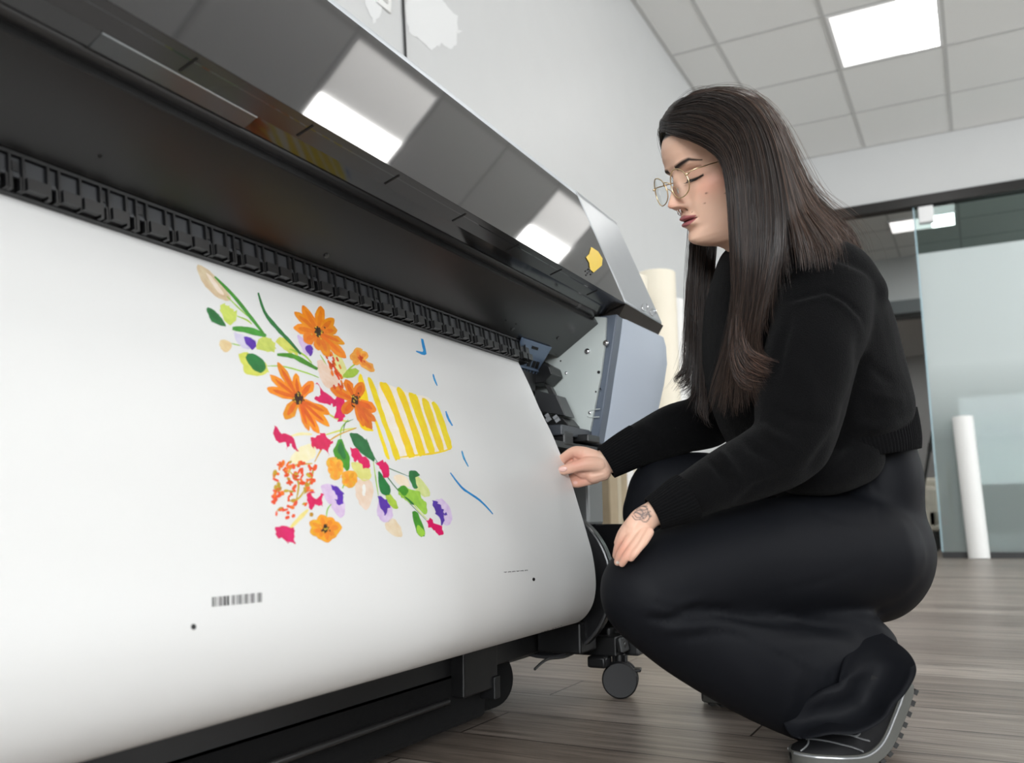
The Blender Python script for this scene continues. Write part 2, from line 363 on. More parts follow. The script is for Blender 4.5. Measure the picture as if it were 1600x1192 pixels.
# ---- things standing about
cream = mat('cream_paper', lin((240, 232, 214)), .55, noise_amt=.05); whitep = mat('white_paper_roll', lin((244, 244, 242)), .5)
core_m = mat('cardboard_core', lin((150, 118, 80)), .8)
def roll(x, y, r, h, m, label, lean=(0, 0), z0=.0, group=None):
    t = empty('paper_roll', (x, y, z0), label, 'paper roll', group)
    top = np.array((x+lean[0], y+lean[1], z0+h)); bot = np.array((x, y, z0+.001)); ax = (top-bot)/np.linalg.norm(top-bot)
    mk('paper', MB().tube([bot, top], r, 40), m, t, bevel=.004)
    mk('core', MB().tube([top-ax*.03, top+ax*.006], r*.45, 24), core_m, t)
    return t
a = hit(1520, 877, 2, 0)
roll(8.02, .052, .078, 1.135, whitep, 'white paper roll standing upright against the frosted glass', lean=(.05, .03))
roll(4.62, 1.50, .105, 1.70, cream, 'tall cream paper roll standing against the wall, right of the printer')
roll(4.15, 1.52, .12, 1.56, cream, 'shorter cream wrapped roll against the wall, just behind the printer end')
roll(4.95, 1.52, .07, 1.62, whitep, 'slim white roll against the wall, beside the tall cream roll')
roll(3.72, 1.41, .06, .78, whitep, 'short white roll standing behind the printer leg')
bx = tag(mk('cardboard_box', MB().box((3.25, 1.275, 0), (3.45, 1.395, .66)), mat('cardboard', lin((176, 160, 134)), .85, noise_amt=.15, noise_scale=15), bevel=.006), 'brown cardboard box standing on the floor under the printer end', 'box')
mk('tape', MB().box((3.33, 1.2742, .2), (3.37, 1.2748, .6612)).box((3.33, 1.2742, .6603), (3.37, 1.395, .6612)), mat('tape', lin((196, 184, 160)), .3), bx, smooth=False)
# behind the glass: chair, pole, boards
ch = empty('armchair', (9.75, .62, 0), 'cream upholstered armchair beyond the glass door', 'armchair')
cu = mat('cream_upholstery', lin((214, 206, 192)), .8)
mk('seat', MB().box((9.5, .36, .2), (10.1, .98, .42)), cu, ch, bevel=.05, seg=4)
mk('backrest', MB().box((9.95, .36, .3), (10.15, .98, .72)), cu, ch, bevel=.05, seg=4)
mk('armrest', MB().box((9.5, .36, .19), (10.1, .50, .62)), cu, ch, bevel=.05, seg=4)
mk('armrest', MB().box((9.5, .86, .19), (10.1, 1.0, .62)), cu, ch, bevel=.05, seg=4)
for xx in (9.55, 10.05):
    for yy in (.42, .94): mk('leg', MB().tube([(xx, yy, 0), (xx, yy, .2)], .02, 10), dark_m, ch)
tag(mk('floor_pole', MB().tube([(9.0, .60, 0), (9.0, .335, 1.15)], .014, 10).tube([(9.0, .385, .92), (9.0, .37, 1.0)], .02, 10), dark_m), 'slim black pole leaning beyond the glass door edge', 'pole')
tag(mk('display_board', MB().obox((9.35, -.19, .68), (.02, 0, 0), (0, .12, 0), (0, .035, .66)), mat('board_dark', lin((92, 102, 98)), .6), smooth=False), 'dark grey-green board leaning behind the frosted glass', 'board')
tag(mk('wooden_crate', MB().box((9.3, -.75, 0), (9.8, -.36, .72)), mat('crate_brown', lin((158, 112, 70)), .7, noise_amt=.2), bevel=.01), 'brown wooden crate behind the frosted glass', 'crate')
tag(mk('storage_cabinet', MB().box((11.0, -.85, 0), (11.6, .02, .95)).box((10.99, -.83, .5), (11.0, 0, .93)).box((10.99, -.83, .05), (11.0, 0, .47)), mat('cab_green', lin((120, 138, 130)), .6), bevel=.006, smooth=False), 'low grey-green cabinet far behind the frosted glass', 'cabinet')
tag(mk('wooden_post', MB().box((8.9, .225, 0), (8.94, .262, .82)), mat('post_wood', lin((110, 96, 62)), .7), bevel=.003), 'thin brown wooden post behind the glass door edge', 'post')
bt = tag(mk('spray_bottle', MB().tube([(10.6, .37, 0), (10.6, .37, .14), (10.6, .37, .2), (10.6, .37, .24)], [.045, .045, .02, .016], 16), mat('bottle_dark', lin((60, 66, 68)), .4)), 'small dark bottle on the floor beside the cream armchair', 'bottle')
mk('cap', MB().tube([(10.6, .37, .24), (10.6, .37, .3)], .02, 12), mat('cap_red', lin((190, 50, 70)), .4), bt)
# ------------------------------------------------------------------ the wide-format printer
XL, XR = -.22, 1.78                                  # inner body
pr = empty('wide_format_printer', (.9, 1.1, 0), 'large grey and black wide-format printer with raised glossy smoked cover along the wall', 'printer')
silver = mat('silver_plastic', lin((172, 176, 180)), .28, metal=.35, noise_amt=.03)
silver_hi = mat('silver_trim', lin((214, 219, 224)), .3, metal=.2)
bluegrey = mat('blue_grey_plastic', lin((180, 190, 204)), .40)
bluedark = mat('slate_plastic', lin((92, 101, 114)), .4)
smoke = mat('smoked_acrylic', (.016, .016, .018), .045, spec=.6, coat=.3)
blackp = mat('black_plastic', (.0075, .0075, .008), .38, bump=.05, bump_scale=800)
blackg = mat('black_gloss_plastic', (.012, .011, .011), .08, spec=.7)
lipm = mat('lip_plastic', (.022, .019, .018), .22)
plate_m = mat('black_sheet_metal', (.013, .013, .013), .27, spec=.5)
tube_m = mat('roller_black', (.03, .03, .031), .3, spec=.6)
galv = mat('galvanised_plate', lin((196, 203, 200)), .42, metal=.1, noise_amt=.1, noise_scale=8)
chrome = mat('chrome', (.8, .8, .82), .12, metal=1)
greyleg = mat('grey_leg_paint', lin((120, 122, 122)), .4, metal=.3)
# cover: a slightly bowed glossy shell
o0, o1 = np.array((.757, 1.084)), np.array((.651, .820))
def shell(bow): 
    d = o1-o0; n = np.array((d[1], -d[0])); n /= np.linalg.norm(n)
    if n[0] > 0: n = -n
    return [tuple(o0+d*t+n*bow*math.sin(math.pi*t)) for t in np.linspace(0, 1, 25)]
def thick(line, off):
    return line+[(y+off, z-off*.35) for y, z in line[::-1]]
cover = mk('front_cover', MB().prism(thick(shell(.0008), .012), XL, XR), smoke, pr, sharp=30)
mk('cover_lip', MB().prism([(.651, .8195), (.684, .8095), (.697, .822), (.668, .834)], XL, XR), lipm, pr, smooth=False)
mk('cover_underside', MB().prism([(.684, .8095), (.7035, .8005), (.72, .822), (.69, .826)], XL, XR), blackg, pr, smooth=False)
for x in np.arange(.06, 1.7, .175):
    mb = MB(); mb.prism([(.656, .8172), (.680, .8098), (.684, .814), (.660, .823)], x, x+.003); mk('lip_seam', mb, mat('seam_black', (.002, .002, .002), .6), cover, smooth=False)
mk('light_bar', MB().prism([(.684, .8085), (.7035, .7993), (.7035, .8012), (.684, .8102)], .50, .70), mat('clear_bar', lin((64, 67, 68)), .2, spec=.6), pr, bevel=.001)
mk('bar_edge', MB().tube([(.50, .6845, .8088), (.70, .6845, .8088)], .0009, 8), mat('bar_edge', lin((170, 176, 178)), .2, metal=.5), pr)
# yellow sticker on the cover
mb = MB(); sp_ = [(923, 386), (934, 393), (941, 404), (940, 415), (933, 421), (927, 426), (921, 421), (920, 411), (915, 402), (920, 397)]
def cover_pt(px, py, off):
    d = ray(px, py); nn = np.array((0, o1[1]-o0[1], -(o1[0]-o0[0]))); nn /= np.linalg.norm(nn)
    if nn[1] > 0: nn = -nn
    p0 = np.array((0, *o0))+nn*.0008; t = ((p0-EYE)@nn)/(d@nn); return EYE+d*t+nn*off
q = [cover_pt(x, y, .0010) for x, y in sp_]
for t in tessellate_polygon([[Vector(p) for p in q]]): mb.add([q[i] for i in t], [(0, 1, 2)])
mk('yellow_sticker', mb, mat('sticker_yellow', lin((232, 196, 40)), .4), cover, smooth=False)
mb = MB(); 
for k, (x, y) in enumerate([(916, 423), (919, 426), (922, 424), (917, 429), (920, 420), (924, 428)]):
    q = [cover_pt(x+a_, y+b_, .0013) for a_, b_ in ((-1.2, -1), (1.3, -1.3), (1, 1.2), (-1, 1))]; mb.add(q, [(0, 1, 2, 3)])
mk('sticker_text', mb, mat('ink', (.01, .01, .01), .5), cover, smooth=False)
# top
top_prof = [(.757, 1.084), (.762, 1.097), (.772, 1.106), (.79, 1.111), (1.10, 1.145), (1.40, 1.13), (1.44, 1.08), (1.44, .90), (1.0, .90), (.80, 1.07)]
mk('top_panel', MB().prism(top_prof, XL, XR), silver_hi, pr, bevel=.003)
# end cap (right) and left end
cap = [(.7575, 1.085), (.763, 1.100), (.776, 1.110), (1.10, 1.145), (1.40, 1.13), (1.44, 1.08), (1.44, .80), (.72, .80), (.700, .8225), (.651, .8205)]
ecap = mk('end_cap', MB().prism(cap, XR+.003, 2.055), silver, pr, bevel=.012, seg=4)
mk('cap_lip', MB().prism([(.6515, .8205), (.668, .794), (.70, .788), (.73, .822)], XR+.006, 2.046), lipm, ecap, smooth=False)
mb = MB()
for (cx, cy, r_, a0, a1) in ((1007, 480, 4.5, -60, 230), (1020, 488, 4.5, 100, 380)):
    pts = []
    for t in np.linspace(a0, a1, 14):
        pts.append(cover_pt(cx+r_*math.cos(math.radians(t)), cy+1.3*r_*math.sin(math.radians(t)), .001))
    mb.tube(pts, .0012, 6)
lab(mk('emblem', mb, chrome, ecap), 'small chrome emblem')
mk('end_cap', MB().prism(cap, -.50, XL-.003), silver, pr, bevel=.012, seg=4)
# side panels
side = [(.679, .800), (.672, .800), (.667, .770), (.694, .68), (.721, .545), (.728, .515), (1.40, .515), (1.42, .80)]
side_f = [(.672, .803), (.648, .798), (.640, .77), (.640, .73), (.655, .65), (.690, .545), (.700, .515), (1.40, .515), (1.42, .80)]
sL0 = [(.668, .797), (.672, .77), (.679, .73), (.689, .68), (.705, .595), (.722, .517)]
mb = MB(); mb.prism(sL0+[(1.40, .517), (1.42, .797)], 1.775, 1.812); mk('side_panel_edge', mb, bluedark, pr, bevel=.003, seg=3)
# side panel lofted: front face leans out towards its outer end
R_ = []
sL = [(.668, .797), (.672, .77), (.679, .73), (.689, .68), (.705, .595), (.722, .517)]
sR = [(.6455, .790), (.6385, .765), (.6375, .725), (.6475, .675), (.668, .600), (.69, .517)]
for fx_, x in ((0, 1.808), (.33, 1.89), (.66, 1.97), (.9, 2.03), (1, 2.052)):
    pr_ = [tuple(np.array(a)*(1-fx_)+np.array(b_)*fx_) for a, b_ in zip(sL, sR)]
    if fx_ == 1: pr_ = [(y+.010, z) for y, z in pr_]
    pr_ = pr_+[(1.40, .517), (1.42, .80)]
    R_.append([np.array((x, y, z)) for y, z in pr_])
mk('side_panel', MB().rings(R_[::-1]), bluegrey, pr, sharp=50, bevel=.004)
mk('side_panel', MB().prism(side_f, -.5, XL-.02), bluegrey, pr, bevel=.01, seg=3)
# inner galvanised plate with holes, screws and slots
XS = 1.765
pl_ = [(.690, .790), (.695, .73), (.707, .66), (.736, .54), (1.15, .50), (1.15, .80), (.75, .80)]
ip = mk('inner_side_plate', MB().prism(pl_, XS, XS+.008), galv, pr, smooth=False)
mb = MB()
for (px, py, r_) in ((935.5, 581.5, .0035), (938, 607.5, .002), (931, 612, .002), (884, 645, .0022), (891, 640, .0016), (876, 564, .002), (876, 583, .002)):
    c_ = hit(px, py, 0, XS-.0004); mk('hole', MB().tube([c_, c_-np.array((.0004, 0, 0))], r_, 14), MATS['seam_black'], ip, smooth=False)

for (px, py) in ((947, 536), (918, 549), (922, 645), (885, 583)):
    c_ = hit(px, py, 0, XS); big = px in (947, 918)
    mb = MB(); mb.tube([c_, c_-np.array((.003, 0, 0))], .0065 if big else .0032, 18); mb.tube([c_-np.array((.003, 0, 0)), c_-np.array((.006, 0, 0))], .0032 if big else .0016, 12)
    mk('screw', mb, chrome, ip, bevel=.0006)
c_ = hit(928, 646, 0, XS-.001)                       # embossed slot
mb = MB(); pts = [c_+np.array((0, -.014, .009)), c_+np.array((0, .010, .007)), c_+np.array((0, .016, .0)), c_+np.array((0, .011, -.007)), c_+np.array((0, -.012, -.008))]
mb.tube(spline(pts, 24), .0011, 6); mk('embossed_slot', mb, galv, ip)
# roll edge tube, sloping black plate
tp = [(x, .7175, .8035) for x in np.linspace(XL+.01, 1.70, 8)]+[(1.735, .716, .803), (1.755, .722, .797)]
mk('guide_tube', MB().tube(tp, [.0115]*8+[.0112, .008], 24), tube_m, pr)
mk('tube_collar', MB().tube([(1.655, .7175, .8035), (1.668, .7175, .8035)], .0124, 24), mat('collar', (.08, .08, .08), .3), pr)
plp = mk('platen_plate', MB().prism([(.708, .778), (.8045, .7125), (.812, .722), (.72, .80)], XL, XS), plate_m, pr, smooth=False, bevel=.0015)
mb = MB()
def plate_pt(px, py, off=.0):
    d = ray(px, py); a_, b_ = np.array((0, .708, .778)), np.array((0, .8045, .7125)); t_ = b_-a_; nn = np.array((0, t_[2], -t_[1])); nn /= np.linalg.norm(nn)
    if nn[1] > 0: nn = -nn
    t = ((a_-EYE)@nn)/(d@nn); return EYE+d*t+nn*off, nn
for (px, py, r_) in ((156, 243.5, .0022), (790, 500, .0016), (806, 506, .0016)):
    p_, nn = plate_pt(px, py); mk('plate_hole', MB().tube([p_, p_+nn*.0006], r_, 12), MATS['seam_black'], plp, smooth=False)

for (px, py) in ((510, 399), (801, 514), (872, 528)):
    p_, nn = plate_pt(px, py); mk('screw', MB().tube([p_, p_+nn*.002], .0036, 16).tube([p_+nn*.002, p_+nn*.0025], .0015, 8), mat('dark_screw', (.09, .09, .09), .3, metal=.8), plp)
# feed guide: toothed comb of cells along the slot
mb = MB(); mb2 = MB()
U = np.array((.8050, .7130)); V = np.array((.7985, .6745)); dn = V-U; nn2 = np.array((dn[1], -dn[0])); nn2 /= np.linalg.norm(nn2)
if nn2[0] > 0: nn2 = -nn2
def cell(mbx, x0, x1, t0, t1, d0, d1):               # box between fractions t0..t1 of the slot height, standing d0..d1 proud
    a_ = U+dn*t0; b_ = U+dn*t1
    v = []
    for x in (x0, x1):
        for (q_, d_) in ((a_, d0), (b_, d0), (b_, d1), (a_, d1)): v.append((x, *(q_+nn2*d_)))
    mbx.add(v, [(0, 1, 2, 3), (7, 6, 5, 4), (0, 4, 5, 1), (1, 5, 6, 2), (2, 6, 7, 3), (3, 7, 4, 0)])
x = XL; k = 0
pat = [.026, .012, .024, .024, .010, .022, .013, .014]
while x < 1.60:
    w = pat[k % len(pat)]
    cell(mb, x+.0012, x+w-.0012, .07, .60 if w > .015 else .52, .002, .005)
    if w > .015:
        cell(mb2, x+.002, x+w-.003, .60, .93, .0, .011)
    else:
        cell(mb, x+.003, x+w-.003, .52, .64, .003, .0075); cell(mb2, x+.001, x+.003, .55, .98, .0, .008); cell(mb2, x+w-.004, x+w-.002, .6, .98, 0, .008)
    if k % 8 in (4, 7): cell(mb2, x+w*.25, x+w*.7, .2, .45, .005, .0062)
    cell(mb2, x-.0012, x+.0012, .0, .98, .001, .0085)
    x += w; k += 1
cell(mb2, XL, 1.60, -.03, .06, .001, .0085)
cell(mb2, XL, 1.60, .0, 1.0, -.03, .0)
fg = mk('feed_guide', mb2, mat('comb_black', (.006, .006, .0065), .3), pr, smooth=False)
lab(mk('comb_cells', mb, mat('comb_cell_grey', (.030, .032, .036), .35), fg, smooth=False, bevel=.0008), 'dark grey cells between the black ribs')
# platen body under the paper, electronics bay
mk('platen_body', MB().prism([(.83, .67), (.835, .60), (.86, .51), (1.42, .51), (1.42, .90), (.84, .90), (.825, .72)], XL, 1.70), blackp, pr, smooth=False)
mk('rear_body', MB().box((XL, .98, .50), (XR, 1.42, .92)), blackp, pr, smooth=False)
# hinged blue plate at the end of the slot
q = [plate_pt(*p_, off)[0] for p_, off in (((815, 526), .004), ((861, 541), .004), ((833, 569), .020), ((795, 558), .020))]
nq = np.cross(q[1]-q[0], q[3]-q[0]); nq /= np.linalg.norm(nq)
if nq[1] > 0: nq = -nq
mb = MB(); mb.add([*q, *[p_-nq*.004 for p_ in q]], [(0, 1, 2, 3), (7, 6, 5, 4), (0, 4, 5, 1), (1, 5, 6, 2), (2, 6, 7, 3), (3, 7, 4, 0)])
bp_ = mk('media_holder_plate', mb, mat('steel_blue_plate', lin((104, 122, 146)), .3, metal=.3), pr, smooth=False, bevel=.0008)
mb = MB()
def lerpq(u, v): return (q[0]*(1-u)+q[1]*u)*(1-v)+(q[3]*(1-u)+q[2]*u)*v
for u in (.12, .3, .52, .7, .84):
    c_ = lerpq(u, .78)+nq*.0006; e1 = (q[1]-q[0])*.045; e2 = (q[3]-q[0])*.13; mk('slot', MB().obox(c_, e1, e2, nq*.0005), MATS['seam_black'], bp_, smooth=False)
mk('slot', MB().obox(lerpq(.48, .2)+nq*.0006, (q[1]-q[0])*.1, (q[3]-q[0])*.05, nq*.0005), MATS['seam_black'], bp_, smooth=False)

mb = MB(); mb.tube([lerpq(0, .0), lerpq(0, 1.0)], .003, 8); mb.tube([lerpq(.0, 1), lerpq(1, 1)], .0025, 8)
for u in np.linspace(0, 1, 8): mb.tube([lerpq(u, 1), lerpq(u, 1.12)], .002, 6)
mk('plate_rim', mb, MATS['steel_blue_plate'], bp_)
# blocks beside it
def slab(px, x, th, name, m, parent=pr, bev=.002):
    q = [hit(a_, b_, 0, x) for a_, b_ in px]; mb = MB(); n = len(q)
    v = q+[p_+np.array((th, .0, 0)) for p_ in q]
    fs = [tuple(range(n)), tuple(range(2*n-1, n-1, -1))]+[(i, n+i, n+(i+1) % n, (i+1) % n) for i in range(n)]
    return mk(name, mb.add(v, fs), m, parent, smooth=False, bevel=bev)
slab([(836, 560), (858, 572), (862, 584), (848, 598), (826, 600), (806, 575), (812, 562)], 1.70, .06, 'latch_block', blackp)
slab([(850, 600), (861, 603), (868, 617), (858, 617)], 1.715, .012, 'release_lever', mat('lever', (.03, .03, .03), .3))
cl = slab([(835, 609), (869, 617), (884, 650), (850, 644), (838, 640)], 1.69, .05, 'cutter_cover', mat('cutter_grey', (.035, .036, .038), .33))
cp = slab([(846, 646), (879, 652), (889, 664), (885, 671), (858, 668), (845, 655)], 1.69, .06, 'sensor_tray', blackp)
mb = MB()
for (a_, b_, w_) in ((855, 649, 2.5), (857, 655, 3.2), (868, 652, 2.8), (871, 656, 3.0)):
    c_ = hit(a_, b_, 0, 1.688); mb.obox(c_, (.0012, 0, 0), (0, .0016*w_, -.0009*w_), (0, .0008*w_, .0012*w_))
mk('metal_tab', mb, mat('dull_white_tab', lin((170, 172, 175)), .3, metal=.3), cp, smooth=False)
mk('bottom_rail', MB().box((1.62, .735, .525), (1.80, .80, .547)), mat('rail_slate', lin((58, 62, 68)), .45), pr, smooth=False, bevel=.003)
mk('rail_block', MB().box((1.63, .734, .506), (1.675, .80, .535)), blackp, pr, smooth=False, bevel=.003)
mk('rail_block', MB().box((1.70, .712, .517), (1.765, .80, .532)), blackp, pr, smooth=False, bevel=.002)
mk('bottom_pan', MB().box((XL, .80, .500), (2.04, 1.40, .514)).box((1.58, .735, .500), (2.04, .80, .5125)), blackp, pr, smooth=False)
# stand: legs, feet, beams, castors
for X_ in (1.80, -.15):
    mk('stand_leg', MB().box((X_-.035, .742, .345), (X_+.05, .98, .502)), greyleg, pr, smooth=False, bevel=.006)
    mk('leg_panel', MB().box((X_, .655, .13), (X_+.05, 1.02, .346)), mat('panel_black_gloss', (.008, .008, .009), .22), pr, smooth=False, bevel=.003)
    mk('foot_bar', MB().box((X_-.045, .70, .078), (X_+.03, 1.42, .135)), blackp, pr, smooth=False, bevel=.004)
    fc = mk('foot_end', MB().box((X_-.012, .648, .077), (X_+.055, .72, .128)), mat('foot_dark', (.03, .031, .032), .4), pr, smooth=False, bevel=.006)
    mk('foot_clamp', MB().box((X_-.072, .675, .083), (X_-.01, .735, .122)).obox((X_-.045, .672, .105), (.022, 0, 0), (0, .006, 0), (0, .003, .015)).tube([(X_-.045, .664, .103), (X_-.045, .674, .103)], .008, 14), blackp, fc, smooth=False, bevel=.003)
    mk('foot_stop', MB().box((X_-.095, .69, .062), (X_-.055, .73, .085)), blackp, fc, bevel=.005)
    for yy in (.678, 1.36):
        c_ = np.array((X_-.045, yy, .0365))
        cs = mk('castor', MB().tube([c_+(0, 0, .02), c_+(0, 0, .05)], .012, 16).obox(c_+(.0, 0, .030), (.0045, 0, 0), (0, .016, 0), (0, 0, .018)), blackp, pr, bevel=.002)
        vx = np.array((-.96, -.28, 0)); vx /= np.linalg.norm(vx)          # axle direction, roughly towards the viewer
        for s_ in (-1, 1):
            w0 = c_+vx*s_*.006; w1 = c_+vx*s_*.020
            mk('wheel', MB().tube([w0, c_+vx*s_*.008, c_+vx*s_*.0165, w1], [.030, .036, .036, .033], 40), mat('wheel_black', (.008, .008, .009), .5), cs, sharp=35)
        mk('brake_tab', MB().obox(c_+(.012, -.028, .018), (.014, .004, 0), (-.003, .012, 0), (0, 0, .003)), blackp, cs, bevel=.002)
mk('cross_beam', MB().box((-.15, .93, .16), (1.80, .97, .30)), blackp, pr, smooth=False, bevel=.003)
mk('cross_beam', MB().box((-.15, .80, .098), (1.76, .85, .150)), blackp, pr, smooth=False, bevel=.003)
mk('cable_tray', MB().box((-.1, .86, .075), (1.72, .95, .095)), MATS['foot_dark'], pr, smooth=False, bevel=.003)
mk('dancer_bracket', MB().box((1.30, .775, .070), (1.415, .83, .15)), blackp, pr, smooth=False, bevel=.003); mk('bracket_tab', MB().box((1.395, .77, .052), (1.415, .80, .09)), blackp, pr, smooth=False, bevel=.002)
mb = MB(); pts = [(1.45, .72, .098), (1.52, .73, .104), (1.60, .73, .098), (1.68, .725, .103)]; mb.tube(spline(pts, 24), .0025, 6)
mk('tray_cable', mb, mat('tray_cable', (.03, .03, .03), .35), pr)
# take-up reel behind the sheet with its end flange
mk('takeup_core', MB().tube([(-.12, .80, .235), (1.66, .80, .235)], .045, 32), mat('core_black', (.02, .02, .02), .5), pr)
fl = mk('reel_flange', MB().tube([(1.640, .795, .235), (1.665, .795, .235)], .150, 64), mat('flange_black', (.010, .010, .011), .25), pr, bevel=.004)
mk('flange_rim', MB().tube([(1.640, .795+.147*math.cos(t), .235+.147*math.sin(t)) for t in np.linspace(0, 2*math.pi, 65)], .0035, 8, cap=False), mat('flange_edge', (.04, .04, .042), .2), fl)
mk('takeup_bracket', MB().box((1.67, .74, .12), (1.72, .90, .33)).box((1.62, .705, .10), (1.70, .80, .16)), blackp, pr, smooth=False, bevel=.004)
# rolled black fabric catch basket lying under the printer
fb = mat('black_basket_fabric', (.006, .006, .0064), .85, bump=.6, bump_scale=900, sheen=.03, spec=.2)
mb = MB(); xs = np.linspace(-.2, 1.545, 60)
mb.tube([(x, .868+.003*math.sin(x*9), .060+.002*math.sin(x*14)) for x in xs], [.0565+.0012*math.sin(x*21)+.001*math.sin(x*47) for x in xs], 36, rb=[.0575+.0012*math.sin(x*17+1) for x in xs])
fbk = mk('catch_basket_roll', mb, fb, pr)
mb = MB(); mb.prism([(.80, .02), (.83, .012), (.93, .09), (.93, .12), (.80, .115)], -.2, 1.42); mk('basket_fabric_fold', mb, fb, fbk, smooth=False, bevel=.01, seg=3)
mk('basket_rod', MB().tube([(-.2, .775, .075), (1.25, .775, .075)], .0045, 10), mat('rod_grey', (.05, .05, .05), .3, metal=.6), fbk)
# ------------------------------------------------------------------ the printed sheet
PXR, PXL = 1.572, -.06
pf = [(.822, .700), (.8105, .680), (.784, .628), (.7585, .572), (.7335, .523), (.7125, .474), (.694, .428), (.6790, .380), (.6640, .330), (.6535, .290), (.6485, .246), (.652, .212), (.664, .186), (.686, .166), (.715, .160), (.742, .168), (.757, .185), (.762, .21)]
prof = spline(pf, 170); prof = np.array(prof)
sl = np.r_[0, np.cumsum(np.hypot(*np.diff(prof, axis=0).T))]
dpr = np.gradient(prof, axis=0); pn = np.c_[dpr[:, 1], -dpr[:, 0]]; pn /= np.linalg.norm(pn, axis=1)[:, None]
if pn[60][0] > 0: pn = -pn
def wob(X, s):                                       # the sheet bows very slightly towards its free edge
    return .0022*math.sin(2.4*X+.6)*math.sin(3.2*s)
def on_paper(X, s, off):
    y = np.interp(s, sl, prof[:, 0]); z = np.interp(s, sl, prof[:, 1]); ny = np.interp(s, sl, pn[:, 0]); nz = np.interp(s, sl, pn[:, 1])
    o_ = off+wob(X, s); return (X, y+ny*o_, z+nz*o_)
def paper_hit(px, py):
    d = ray(px, py); best = None
    for i in range(len(prof)-1):
        a_, b_ = prof[i], prof[i+1]; e = b_-a_; A = np.array([[d[1], -e[0]], [d[2], -e[1]]]); det = np.linalg.det(A)
        if abs(det) < 1e-12: continue
        t, u = np.linalg.solve(A, [a_[0]-EYE[1], a_[1]-EYE[2]])
        if -1e-6 <= u <= 1+1e-6 and t > 0 and (best is None or t < best[0]): best = (t, sl[i]+u*(sl[i+1]-sl[i]))
    if best is None: return None
    return EYE[0]+d[0]*best[0], best[1]
pap_m = mat('satin_photo_paper', lin((229, 229, 228)), .36, spec=.4)
inkm = mat('printed_ink', (.5, .5, .5), .42, attr='Col', noise_amt=.5, noise_scale=85)
verts, faces, cols, mis = [], [], [], []
nx = 90
for i in range(nx+1):
    X = PXL+(PXR-PXL)*i/nx
    for s in sl: verts.append(on_paper(X, s, 0))
m_ = len(sl)
for i in range(nx):
    for j in range(m_-1): faces.append((i*m_+j, i*m_+j+1, (i+1)*m_+j+1, (i+1)*m_+j)); mis.append(0)
cols = [(1, 1, 1)]*len(verts)
art = []                                             # (layer, colour, [(X, s)...])
class Fr:                                            # frame of a traced crop
    def __init__(s, ox, oy, k): s.o = (ox, oy, k)
    def __call__(s, p): return s.o[0]+p[0]*s.o[2], s.o[1]+p[1]*s.o[2]
A_ = Fr(260, 380, .43619); B_ = Fr(560, 500, .31873); C1 = Fr(0, 0, 1)
def poly(pts, col, layer=1, fr=A_, rough=.0, sub=3):
    if rough:
        q = []; n = len(pts)
        for i in range(n):
            a_, b_ = np.array(pts[i], float), np.array(pts[(i+1) % n], float)
            for k in range(sub): q.append(a_+(b_-a_)*k/sub+rng.normal(0, rough, 2))
        pts = q
    xs = []
    for p in pts:
        h_ = paper_hit(*fr(p))
        if h_ is None: return
        xs.append(h_)
    c = lin(np.clip(np.array(col)+rng.normal(0, 4, 3), 0, 255)); art.append((layer, c, xs))
def smoothpoly(pts, col, layer=1, fr=A_, rough=1.2):
    p = np.array(list(pts)+[pts[0]], float); n = len(p)-1
    ext = [p[-2]]+list(p)+[p[1]]; q = []
    for i in range(1, n+1):
        a_, b_, c_, d_ = ext[i-1], ext[i], ext[i+1], ext[i+2]
        for t in (0, .25, .5, .75): q.append(.5*((2*b_)+(c_-a_)*t+(2*a_-5*b_+4*c_-d_)*t*t+(3*b_-a_-3*c_+d_)*t**3)+rng.normal(0, rough, 2))
    poly(q, col, layer, fr)
def stroke(pts, w, col, layer=1, fr=A_, taper=.4):
    q = spline(pts, 14); d = np.gradient(q, axis=0); n = np.c_[-d[:, 1], d[:, 0]]; n /= np.linalg.norm(n, axis=1)[:, None]+1e-9
    ww = w*.5*(taper+(1-taper)*np.sin(np.linspace(.12, math.pi-.12, 14)))*(1+rng.normal(0, .08, 14))
    poly(list(q+n*ww[:, None])+list((q-n*ww[:, None])[::-1]), col, layer, fr)
def petal(c, tip, w, col, layer, fr=A_):
    c = np.array(c, float); t = np.array(tip, float); d = t-c; L_ = np.linalg.norm(d); d /= L_; n = np.array((-d[1], d[0]))
    prf = [(0, .16), (.2, .34), (.45, .46), (.68, .5), (.86, .36), (.96, .16), (1.0, .0)]
    q = [c+d*L_*a_+n*w*b_*(1+rng.normal(0, .12)) for a_, b_ in prf]+[c+d*L_*a_-n*w*b_*(1+rng.normal(0, .12)) for a_, b_ in prf[::-1][1:]]
    poly(q, col, layer, fr)
OR, DO, LO = (243, 146, 28), (226, 100, 22), (250, 176, 70)
MG, PU, PP = (222, 22, 96), (92, 52, 168), (216, 198, 230)
GR, DG, YG, LG = (72, 150, 48), (44, 116, 62), (206, 218, 104), (160, 200, 70)
BE, YE, BL, RD = (234, 216, 184), (250, 216, 14), (40, 150, 212), (236, 84, 40)
